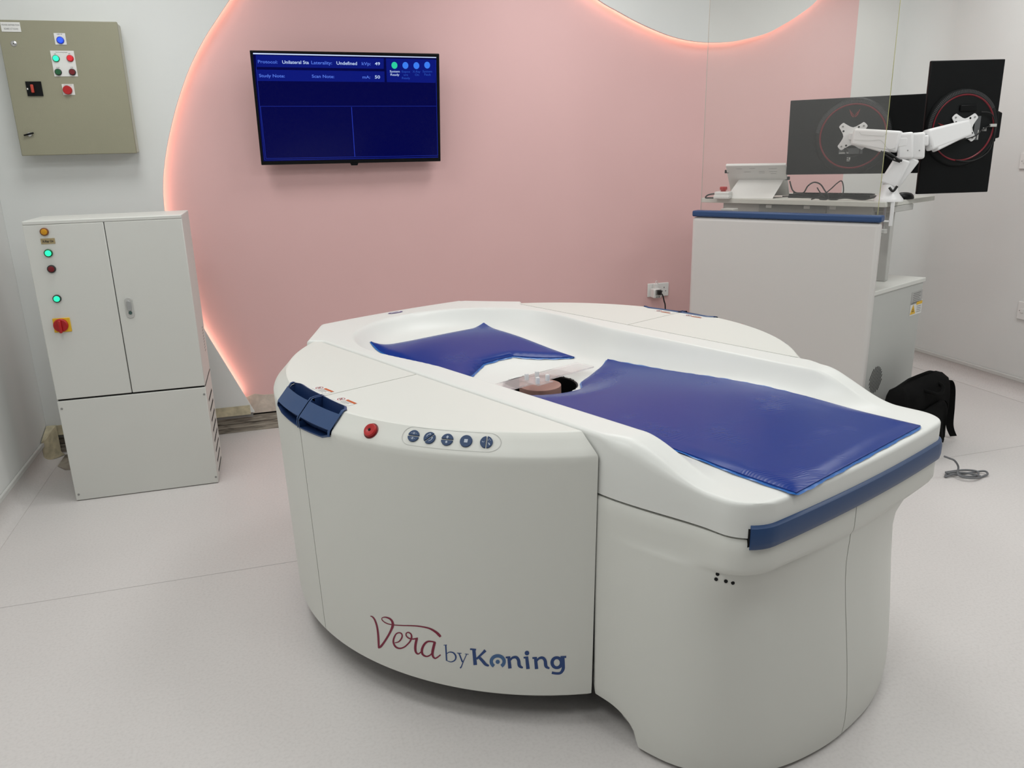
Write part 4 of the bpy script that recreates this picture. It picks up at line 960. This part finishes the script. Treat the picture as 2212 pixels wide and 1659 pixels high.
# ================================================================== MONITORS
def monitor(C,rot,W_,H_,label,portrait):
    Mm=eul(*[math.radians(v) for v in rot]); t=thing('computer_monitor',label,'monitor',C,M=Mm,group='computer monitors on the twin arm')
    m=MB(); m.box(-W_/2,W_/2,0,.018,-H_/2,H_/2); obj('housing',m,M_black,t,bevel=.004,seg=3)
    m=MB(); m.box(-W_/2+.008,W_/2-.008,.0181,.0188,-H_/2+.008,H_/2-.008); obj('screen',m,M_black,t)
    rot_=math.pi/2 if portrait else 0
    cr,sr=math.cos(rot_),math.sin(rot_)
    R2_=lambda a,b:(a*cr-b*sr,a*sr+b*cr)
    m=MB(); m.lathe([(.182,0),(.178,.010),(.172,.016),(.160,.020),(.155,.020)],lambda a,b,h:(a,-h,b),64); hub=obj('rear_hub',m,M_blacks,t,smooth=40)
    m=MB(); m.lathe([(.153,.019),(.1545,.0225),(.151,.0235),(.148,.0225),(.1465,.019)],lambda a,b,h:(a,-h,b),72,cap0=False,cap1=False); obj('ring_light',m,mat('ring_red',(.16,.010,.018),.22),t,smooth=60,label='dark red ring')
    m=MB()
    for k in range(64):
        a=math.radians(8+164*k/63)+ (math.radians(25) if portrait else 0)
        c,s=math.cos(a),math.sin(a); r0,r1=.158,.174
        for rr in (0,): 
            w_=.0026; m.add([(r0*c-w_*s,-.0205,r0*s+w_*c),(r0*c+w_*s,-.0205,r0*s-w_*c),(r1*c+w_*s,-.0188,r1*s-w_*c),(r1*c-w_*s,-.0188,r1*s+w_*c)],[(0,1,2,3)])
    obj('vent_fins',m,mat('fin_grey',(.03,.03,.032),.5),t)
    # port recess, label
    P_=[R2_(*q) for q in ((-.058,-.084),(.052,-.084),(.052,-.056),(-.058,-.056))]
    m=MB(); m.add([(a,-.0206,b) for a,b in P_],[(0,1,2,3)]); obj('port_panel',m,mat('port_grey',(.10,.105,.11),.4),t)
    P_=[R2_(*q) for q in ((-.056,-.081),(-.012,-.081),(-.012,-.076),(-.056,-.076))]
    m=MB(); m.add([(a,-.0210,b) for a,b in P_],[(0,1,2,3)]); obj('rating_strip',m,M_lgrey,t)
    m=MB()
    for a,b,c,d in ((-.018,-.112,-.010,-.108),(-.018,-.104,-.010,-.100),(-.008,-.112,-.002,-.100),(-.018,-.118,-.004,-.115)):
        P_=[R2_(*q) for q in ((a,b),(c,b),(c,d),(a,d))]; m.add([(x,-.0210,z) for x,z in P_],[(0,1,2,3)])
    obj('sticker',m,M_lgrey,t)
    # stand foot wedge on the short/bottom side
    P_=[R2_(*q) for q in ((-.085,-.150),(.085,-.150),(.066,-.176),(-.066,-.176))]
    m=MB(); m.prism(P_,lambda u,v,h:(u,-h,v),0,.014); obj('lower_bulge',m,M_black,t,bevel=.002)
    # wing emblem
    m=MB(); f2=lambda a,b:(*(lambda q:(q[0],-.0207,q[1]))(R2_(a,b)),)
    for sx in(1,-1):
        ribbon(m,[(sx*.0245,.128,.001),(sx*.019,.116,.004),(sx*.013,.100,.0045),(sx*.004,.0905,.003)],f2,4)
        ribbon(m,[(sx*.014,.117,.001),(sx*.011,.108,.003),(sx*.004,.100,.0025),(sx*.003,.090,.002)],f2,4)
    obj('wing_emblem',m,mat('emblem_red',(.20,.015,.015),.4),t,label='dark red wing emblem')
    # mounting plate: cross shape
    m=MB(); a_=.058
    cp=[]
    for k in range(4):
        an=math.pi/4+k*math.pi/2
        c0=np.array([math.cos(an),math.sin(an)])*.073
        d_=np.array([math.cos(an),math.sin(an)]); e_=np.array([-d_[1],d_[0]])
        cp+=[c0-e_*.017-d_*.008,c0-e_*.012+d_*.006,c0+e_*.012+d_*.006,c0+e_*.017-d_*.008]
        an2=an+math.pi/4; cp+=[np.array([math.cos(an2),math.sin(an2)])*.042]
    cp=[tuple(p[:2]) for p in catmull([(*p,0) for p in cp+[cp[0]]],3)[:-1]]
    m.prism(cp,lambda u,v,h:(u,-h,v),.024,.028); vp=obj('mounting_plate',m,M_arm,t,bevel=.0008)
    for k in range(4):
        an=math.pi/4+k*math.pi/2; m=MB(); m.lathe([(.0045,.028),(.004,.031)],lambda a,b,h:(a+.067*math.cos(an),-h,b+.067*math.sin(an)),12); obj('screw',m,M_grey,vp,smooth=40)
        m=MB(); m.lathe([(.005,.0282),(.005,.0284)],lambda a,b,h:(a+.050*math.cos(an+.25),-h,b+.050*math.sin(an+.25)),12); obj('slot_hole',m,M_dark,vp)
    return t,Mm
mc1=np.array([2.7962,3.4475,1.5228]); mc2=np.array([3.2309,3.225,1.548])
mon1,Mm1=monitor(mc1,(-43.25,1.77,-.31),.614,.364,'black landscape monitor seen from behind partly through the glass pane',False)
mon2,Mm2=monitor(mc2,(-12.574,-.505,-.187),.364,.614,'black portrait monitor seen from behind, outside the glass pane, at far right',True)
m=MB(); m.hull8([(.1815,.002,-.055),(.205,.002,-.050),(.1815,.016,-.055),(.205,.016,-.050),(.1815,.002,.075),(.205,.002,.065),(.1815,.016,.075),(.205,.016,.065)]); obj('stand_socket',m,M_black,mon2,bevel=.004)
m=MB(); m.box(.128,.160,-.034,-.022,.000,.014); obj('cable_plug',m,M_lgrey,mon2,bevel=.002)
m=MB(); m.tube(catmull([(.075,-.03,.070),(.12,-.035,.062),(.150,-.03,.02),(.155,-.028,-.06),(.13,-.03,-.12),(.06,-.03,-.155),(-.02,-.025,-.150)],6),.0028,8); obj('video_cable',m,M_cabk,mon2,smooth=60)
m=MB(); m.tube(catmull([(.128,-.028,.006),(.09,-.035,-.01),(.06,-.04,-.035),(.02,-.04,-.05),(-.05,-.05,-.06)],6),.003,8); obj('power_cable',m,M_cabk,mon2,smooth=60)
m=MB(); m.box(-.03,.055,-.030,-.0207,.075,.105); obj('cable_loop',m,M_black,mon2,bevel=.01,seg=3)
m=MB(); m.tube(catmull([(-.015,-.03,-.070),(-.03,-.034,-.055),(-.02,-.036,-.085),(0,-.036,-.095),(.035,-.034,-.088),(.04,-.03,-.06)],5),.0026,8); obj('cable_loop',m,M_cabk,mon1,smooth=60)
# ================================================================== TWIN ARM
bp=np.array([2.872,3.245]); cam_dir=bp/np.hypot(*bp)
PN=[cam_dir[0],cam_dir[1],0]
def ap(px,py,dep=0): return onp(px,py,[bp[0]+cam_dir[0]*dep,bp[1]+cam_dir[1]*dep,0],PN)
AR=thing('monitor_arm','white twin gas-spring monitor arm clamped to the desk corner','monitor arm',(bp[0],bp[1],zd))
O3=np.array([bp[0],bp[1],zd]); RT=np.array([cam_dir[1],-cam_dir[0],0]); FWD=np.array([cam_dir[0],cam_dir[1],0]); UP=np.array([0,0,1.])
def beam(name,p0,p1,w0,w1,d0_,d1_,mt,par,bev=.006,roll=None,seg=3):
    # tapered box from p0 to p1 (world), width w across the view plane, depth d
    p0=np.array(p0)-O3;p1=np.array(p1)-O3; t=(p1-p0)/np.linalg.norm(p1-p0); side_=np.cross(t,FWD if roll is None else roll); side_/=np.linalg.norm(side_); dp=np.cross(side_,t)
    vs=[]
    for p,w_,d_ in ((p0,w0,d0_),(p1,w1,d1_)):
        for sy in(-1,1):
            for sx in(-1,1): vs.append(p+side_*sx*w_/2+dp*sy*d_/2)
    m=MB(); m.hull8(vs); return obj(name,m,mt,par,bevel=bev,seg=seg)
m=MB(); m.lathe([(.066,0),(.066,.010),(.058,.020),(.046,.034),(.038,.055),(.034,.082)],None,36); obj('base',m,M_arm,AR,smooth=40)
e1=[ap(1908,395),ap(1905,368),ap(1926,338),ap(1958,338)]
# lower arms (two leaning links) and elbow blocks
L1a,L1b=ap(1918,400,-.01),ap(1951,342,-.01)
L2a,L2b=ap(1929,400,.01),ap(1974,340,.01)
beam('lower_arm',L1a,L1b,.085,.072,.05,.045,M_arm,AR,.010); beam('lower_arm',L2a,L2b,.060,.062,.05,.045,M_arm,AR,.010)
J1,J1t=ap(1955,344,-.01),ap(1957,286,-.01); J2,J2t=ap(1981,344,.01),ap(1984,286,.01)
beam('elbow_post',J1,J1t,.070,.066,.05,.05,M_arm,AR,.012); beam('elbow_post',J2,J2t,.062,.060,.05,.05,M_arm,AR,.012)
for q in (ap(1961,325,-.045),ap(1986,325,-.025)):
    c=q-O3; m=MB(); m.lathe([(.0035,0),(.003,.004)],lambda a,b,h:tuple(c+RT*a+UP*b-FWD*h),10); obj('screw',m,M_metal,AR)
# gas spring upper arms
def upper(pj,pe,hj,he):
    o=beam('upper_arm',pj,pe,hj,he,.050,.044,M_arm,AR,.012)
    a=np.array(pj);b=np.array(pe); t=(b-a)/np.linalg.norm(b-a)
    s_=np.cross(t,FWD); s_/=np.linalg.norm(s_); s_=s_ if s_[2]>0 else -s_
    beam('spring_cover',a+t*.03-s_*hj*.44,b-t*.05-s_*he*.34,hj*.34,he*.34,.044,.040,M_arm,AR,.008)
    # recessed grip line on the cover
    m=MB(); L=np.linalg.norm(b-a); f3=lambda u,v:tuple(a-O3+t*u+s_*v-FWD*.0275)
    ribbon(m,[(L*.30,hj*.36,.0015),(L*.36,hj*.18,.0015),(L*.82,hj*.12,.0015),(L*.88,hj*.24,.0015)],f3,1)
    ribbon(m,[(L*.06,-hj*.28,.0015),(L*.20,-hj*.36,.0015),(L*.40,-hj*.02,.0015),(L*.62,-hj*.10,.0015),(L*.95,-hj*.14,.0015)],f3,4)
    obj('cover_groove',m,M_lgrey,AR)
    return o
E1=mc1+Mm1@np.array([-.005,-.075,.0]); E2=mc2+Mm2@np.array([.045,-.075,.005])
U1a=ap(1944,307,-.02); U1b=onp(1842,295,E1,PN); U2a=ap(2002,304,.02); U2b=onp(2092,276,E2,PN)
upper(U1a,U1b,.100,.078); upper(U2a,U2b,.100,.078)
beam('joint_link',ap(1962,306,-.015),ap(1938,308,-.015),.045,.05,.042,.042,M_arm,AR,.008); beam('joint_link',ap(1978,306,.01),ap(2006,303,.01),.045,.05,.042,.042,M_arm,AR,.008)
for (Ec,Mm,mc,sx) in ((U1b,Mm1,mc1,0),(U2b,Mm2,mc2,0)):
    tip=mc+Mm@np.array([sx,-.029,0]); beam('tilt_head',Ec,tip,.034,.034,.034,.034,M_arm,AR,.005,roll=UP)
# base clamp
cl=ap(1940,452)-O3
m=MB(); m.box(.012,.030,-.060,-.040,-.115,.004,T=lambda v:tuple(RT*v[0]+FWD*v[1]+UP*v[2])); obj('clamp_plate',m,M_arm,AR,bevel=.003)
m=MB(); m.tube([tuple(RT*-.010-FWD*.05+UP*-.135),tuple(RT*-.010-FWD*.05+UP*-.026)],.006,12); obj('clamp_screw',m,M_metal,AR,smooth=60)
m=MB(); m.lathe([(.020,-.150),(.020,-.128)],lambda a,b,h:tuple(RT*(-.010+a)+FWD*(-.05+b)+UP*h),10); obj('clamp_knob',m,M_lgrey,AR,bevel=.003)
m=MB(); m.box(-.035,.024,-.058,-.042,-.095,-.087,T=lambda v:tuple(RT*v[0]+FWD*v[1]+UP*v[2])); obj('clamp_foot',m,M_arm,AR,bevel=.002)
for pts,rr in (([(1907,328,-.06),(1925,334,-.06),(1940,345,-.055),(1948,347,-.05)],.006),([(1903,326,-.06),(1925,343,-.06),(1944,350,-.05)],.004),([(1921,405,-.05),(1929,413,-.055),(1938,402,-.05)],.006)):
    m=MB(); m.tube(catmull([ap(*p)-O3 for p in pts],4),rr,8); obj('routed_cable',m,M_cabk,AR,smooth=60)
# ================================================================== DESK ITEMS
rzt=math.radians(-46)
tc0=onz(1622,428,zd)
TX=np.array([math.cos(rzt),math.sin(rzt),0]); TY=np.array([-math.sin(rzt),math.cos(rzt),0])
TBL=thing('tablet_computer','white tablet computer seen from behind, propped on its kickstand on the desk','tablet',(tc0[0],tc0[1],zd),rzt)
pn=[-math.sin(rzt),math.cos(rzt),0]
def tl(px,py,dy=0):
    P=onp(px,py,[tc0[0]+TY[0]*dy,tc0[1]+TY[1]*dy,0],pn)-np.array([tc0[0],tc0[1],zd]); return (P@TX,P@TY,P[2])
a=tl(1567,359,-.03);b=tl(1697,356,-.03); zt_=.5*(a[2]+b[2]); x0,x1=a[0],b[0]
# body leaning: top nearer to viewer
yt,yb,zb=-.03,.125,.006
nrm=np.array([0,-(zt_-zb),-(yb-yt)]); nrm/=np.linalg.norm(nrm)
def bt(u,v,h): # u across, v 0(top)..1(bottom), h thickness towards the screen side
    y=yt+(yb-yt)*v; z=zt_+(zb-zt_)*v; return (u,y-nrm[1]*h,z-nrm[2]*h)
m=MB(); m.hull8([bt(x0,1,0),bt(x1,1,0),bt(x0,1,.018),bt(x1,1,.018),bt(x0,0,0),bt(x1,0,0),bt(x0,0,.018),bt(x1,0,.018)]); tb=obj('body',m,M_white,TBL,bevel=.004)
fx0,fx1=tl(1592,394)[0],tl(1690,392)[0]; gx0,gx1=tl(1572,430)[0],tl(1672,430)[0]
vf=.45; pa=bt(fx0,vf,-.002); pb=bt(fx1,vf,-.002)
m=MB(); m.hull8([(gx0,-.045,.0008),(gx1,-.045,.0008),(gx0,-.042,.0008),(gx1,-.042,.0008),(fx0,pa[1],pa[2]),(fx1,pb[1],pb[2]),(fx0,pa[1]+.003,pa[2]),(fx1,pb[1]+.003,pb[2])]); obj('kickstand',m,M_white,TBL)
m=MB()
for (u,v,w_) in ((.18,.10,.05),(.40,.09,.05),(.30,.2,.06),(.55,.19,.05),(.55,.24,.05),(.72,.10,.07),(.72,.20,.07),(.74,.26,.05)):
    X=x0+(x1-x0)*u; ribbon(m,[(X,v,.008),(X+w_*.6,v,.008)],lambda a,b:bt(a,b,-.0006),1)
obj('printed_marks',m,M_inkg,tb)
for sx in (x0,x1):
    m=MB(); p=bt(sx,.22 if sx==x0 else .45,.009); m.box(p[0]-.012,p[0]+.012,p[1]-.006,p[1]+.006,p[2]-.010,p[2]+.008); obj('side_plug',m,M_black,TBL,bevel=.002)
# emergency stop box
pb_=onz(1562,427,zd); pb_=np.array([2.335,3.925,zd])
q=onp(1562,427,[2.34,3.93,0],PN)
ES=thing('stop_switch_box','small white box with red stop button at the left end of the desk','switch',(q[0],q[1],zd),math.radians(-50))
m=MB(); m.box(-.040,.040,-.033,.033,.004,.038); bx_=obj('box_body',m,M_white,ES,bevel=.006,seg=3)
m=MB(); m.box(-.043,.043,-.036,.036,0.0,.018); obj('box_base',m,M_white,ES,bevel=.004)
m=MB(); m.lathe([(.014,.038),(.014,.046),(.020,.047),(.020,.060),(.017,.063)],None,24); obj('stop_button',m,M_red,ES,smooth=40)
o=MB(); 
cp=[onp(x,y,[2.36,3.90,0],PN) for x,y in ((1546,418),(1530,421),(1524,427),(1533,431),(1552,432),(1572,431))]
cp=[(p[0],p[1],max(p[2],zd+.004)) for p in cp]
o.tube(catmull(cp,6),.004,8); tag(obj('switch_cable',o,M_cabk,smooth=60),'black cable looping left from the white stop switch box','cable')
# keyboard, mouse, loose cables
dirE=(onz(2020,422.6,zd)[:2]-onz(1913.5,437,zd)[:2]); 
KB=thing('keyboard','low black keyboard lying behind the cables on the desk','keyboard',(2.84,3.62,zd),math.atan2(WD[1],WD[0]))
m=MB(); m.hull8([(-.21,-.07,.0),(.21,-.07,.0),(-.21,.07,.0),(.21,.07,.0),(-.205,-.068,.022),(.205,-.068,.022),(-.205,.068,.012),(.205,.068,.012)]); kb=obj('keyboard_body',m,M_black,KB,bevel=.003)
for r_ in range(5):
    for c_ in range(15):
        m=MB(); x=-.19+.0262*c_; y=-.052+.024*r_; z=.0215-.0018*r_; m.box(x,x+.022,y,y+.019,z,z+.006); obj('key',m,M_blacks,kb,bevel=.0015,seg=1)
ms=onp(1986,418,[3.05,3.33,0],PN)
MO=thing('computer_mouse','black mouse on the desk right of the arm base','mouse',(3.03,3.32,zd),0)
m=MB(); m.lathe([(.001,.034),(.012,.033),(.024,.028),(.031,.018),(.033,.006),(.032,0)],lambda a,b,h:(a*1.7,b,h),24,cap0=False); obj('mouse_body',m,M_black,MO,smooth=60)
GD=thing('disc_device','grey green round disc device behind the cables on the desk','device',(2.70,3.977,zd),0)
m=MB(); m.lathe([(.034,.0),(.036,.010),(.036,.028),(.032,.040),(.001,.042)],None,28,cap1=False); obj('disc_body',m,mat('grey_green',(.14,.16,.15),.4),GD,smooth=40)
def dcable(name,px,label,r=.0028,base=(2.62,3.55),m_=M_cabk):
    P=[onp(x,y,[base[0],base[1],0],PN) for x,y in px]; P=[(p[0],p[1],max(p[2],zd+r+.0005)) for p in P]
    mm=MB(); mm.tube(catmull(P,7),r,8); o=obj(name,mm,m_,smooth=60); return tag(o,label,'cable')
dcable('adapter_cable',[(1706,391),(1709,403),(1713,412),(1722,417),(1736,416),(1745,402),(1758,394),(1772,398),(1782,412),(1790,424),(1785,431),(1770,430)],'black charging cable arching from the tablet plug across the desk',.0035)
dcable('loose_cable',[(1752,431),(1775,423),(1795,408),(1808,396),(1818,391),(1822,405),(1820,420),(1808,431),(1790,430),(1775,420),(1765,405)],'tangled black cable standing up in a loop on the desk')
dcable('loose_cable',[(1690,424),(1720,424),(1760,428),(1800,430),(1826,428),(1845,430),(1870,431),(1893,424)],'thin black cable lying flat along the front edge of the desk')
m=MB(); 
pA=onp(1712,412,[2.62,3.55,0],PN); 
# ================================================================== WALL SOCKET etc.
def plate_box(c,w_,h_,d_,name,mt,par,T): 
    m=MB(); m.box(-w_/2,w_/2,-d_,0,-h_/2,h_/2,T=T); return obj(name,m,mt,par,bevel=.004)
s0=ony(1420.5,625.5,YB)
SK=thing('wall_socket','white double wall socket low on the pink wall','socket',(s0[0],YB,s0[2]))
m=MB(); m.box(-.073,.073,-.010,0,-.043,.043); obj('face_plate',m,M_white,SK,bevel=.004)
m=MB()
for (x,z,w_,h_) in ((.040,.012,.004,.009),(.029,-.010,.007,.004),(.051,-.010,.007,.004)): m.box(x-w_/2,x+w_/2,-.0106,-.010,z-h_/2,z+h_/2)
obj('pin_holes',m,M_dark,SK)
AD=thing('plug_adapter','white cube plug adapter in the left half of the wall socket','adapter',(s0[0]-.028,YB-.011,s0[2]-.012))
m=MB(); m.box(-.030,.024,-.055,0,-.030,.026); ab=obj('adapter_body',m,M_white,AD,bevel=.006,seg=3)
m=MB(); m.box(-.018,.020,-.0562,-.0552,-.012,.024); obj('socket_face',m,M_grey,AD,bevel=.0004)
m=MB(); 
for x in(-.014,-.004,.006): m.box(x,x+.004,-.0556,-.055,-.027,-.017)
obj('usb_ports',m,M_dark,AD)
m=MB(); m.box(-.012,.010,-.030,-.004,.026,.052); m.tube(catmull([(-.001,-.017,.052),(-.001,-.017,.066),(.006,-.015,.074),(.016,-.010,.062),(.020,-.006,.052)],4),.0018,8); obj('usb_plug',m,M_white,AD,bevel=0)
PC=thing('plug_lead','black plug and cable running down from the white adapter','cable',(s0[0]-.026,YB-.068,s0[2]-.004))
m=MB(); m.box(-.012,.013,-.022,0.0,-.014,.014); obj('plug',m,M_cabk,PC,bevel=.004)
m=MB(); m.tube(catmull([(0,-.015,-.002),(.008,-.035,-.012),(.018,-.040,-.05),(.028,-.040,-.10),(.03,-.04,-.30),(.03,-.035,-.62),(.05,-.05,s0[2]*-1+.012),(.0,-.30,-s0[2]+.010)],6),.0042,8); obj('lead',m,M_cabk,PC,smooth=60)
for (pts,lab) in ((((2203,650),(2207,690)),'low white wall socket on the right wall, cut off by the picture edge'),(((2208,330),(2210,365)),'white wall switch high on the right wall at the picture edge')):
    a=onx(*pts[0],XR); b=onx(*pts[1],XR); zc=(a[2]+b[2])/2; h_=abs(a[2]-b[2])
    S=thing('wall_switch' if zc>1 else 'wall_socket',lab,'switch' if zc>1 else 'socket',(XR,a[1]-.073,zc))
    m=MB(); m.box(-.009,0,-.073,.073,-h_/2,h_/2); fp=obj('face_plate',m,M_white,S,bevel=.003)
    m=MB(); m.box(-.012,-.009,.030,.050,-.012,.012); obj('rocker',m,M_paper,S,bevel=.001)
    m=MB(); m.box(-.0095,-.009,.056,.060,-.003,.001); obj('mark',m,M_ink,fp)
# ================================================================== BAG
BG=thing('laptop_bag','black soft laptop bag with shoulder strap on the floor beside the console','bag',(2.985,3.025,0),math.radians(22))
import bmesh
def softbox(w_,d_,h_,name,mt,par,ctr=(0,0,0),top=.82,nz=14,seed=1):
    rnd=random.Random(seed); m=MB(); n=40; vs=[]
    for k in range(nz+1):
        t=k/nz; z=h_*t; sx=w_/2*(1-.10*t**3-.03*math.sin(t*5)); sy=d_/2*(1-(1-top)*t**1.5)
        edge=.0
        if k==0: sx*=.95;sy*=.92
        if t>.88: q=(t-.88)/.12; sx*=math.sqrt(max(.0,1-.18*q*q)); sy*=math.sqrt(max(0.02,1-.88*q*q))
        for j in range(n):
            a=2*math.pi*j/n; c,s=math.cos(a),math.sin(a); e=.32
            x=sx*abs(c)**e*(1 if c>0 else -1); y=sy*abs(s)**e*(1 if s>0 else -1)
            w2=.004*math.sin(7*a+t*6)+.003*math.sin(11*t+3*a)
            vs.append((ctr[0]+x+w2,ctr[1]+y+w2,ctr[2]+z+ (0.012*math.sin(x*14+1.0)*t if t>.4 else 0)))
    fs=[(k*n+j,k*n+(j+1)%n,(k+1)*n+(j+1)%n,(k+1)*n+j) for k in range(nz) for j in range(n)]+[tuple(range(n))[::-1],tuple(nz*n+j for j in range(n))]
    m.add(vs,fs); return obj(name,m,mt,par,smooth=60)
softbox(.49,.15,.37,'bag_body',M_fabric,BG)
softbox(.31,.036,.22,'front_pocket',M_fabric,BG,(-.01,-.080,.02),seed=3)
m=MB(); m.tube(catmull([(-.08,-.050,.335),(-.065,-.085,.325),(0,-.10,.305),(.065,-.085,.325),(.08,-.050,.338)],6),.010,8); obj('carry_handle',m,M_fabric,BG,smooth=60)
m=MB(); pts=catmull([(.225,-.02,.295),(.25,-.03,.315),(.278,-.04,.27),(.278,-.05,.17),(.272,-.06,.07),(.285,-.08,.012)],8)
vs=[];
for i,p in enumerate(pts):
    tw=1.1*i/len(pts); vs+=[(p[0]+.019*math.sin(tw),p[1]-.019*math.cos(tw),p[2]),(p[0]-.019*math.sin(tw),p[1]+.019*math.cos(tw),p[2])]
m.add(vs,[(2*i,2*i+1,2*i+3,2*i+2) for i in range(len(pts)-1)]); obj('shoulder_strap',m,M_fabric,BG,solid=.003)
m=MB(); m.box(-.150,-.143,-.104,-.100,.20,.235); m.box(-.148,-.145,-.104,-.101,.17,.20); obj('zip_pull',m,M_metal,BG)
# ================================================================== FLOOR CABLE
P=[onz(x,y,.006) for x,y in ((2120,1030),(2133,1026),(2125,1021),(2095,1021),(2060,1026),(2043,1024),(2050,1019),(2080,1017),(2108,1021),(2112,1026),(2090,1031),(2060,1028),(2042,1030),(2052,1022),(2090,1026),(2120,1030))]
P=[(p[0],p[1],.006+.004*(i%3)) for i,p in enumerate(P)]
P+= [tuple(onz(2095,1033,.018)),tuple(onz(2070,1026,.02))]
v=onz(2071,1022,.02)
up=[onp(x,y,v,[0,1,0]) for x,y in ((2070,1008),(2062,995),(2051,990),(2040,986))]
P+=[tuple(q) for q in up]
m=MB(); m.tube(catmull(P,6),.0045,8); tag(obj('floor_cable',m,M_cable,smooth=60),'grey cable coiled on the floor beside the foot end of the scanner','cable')
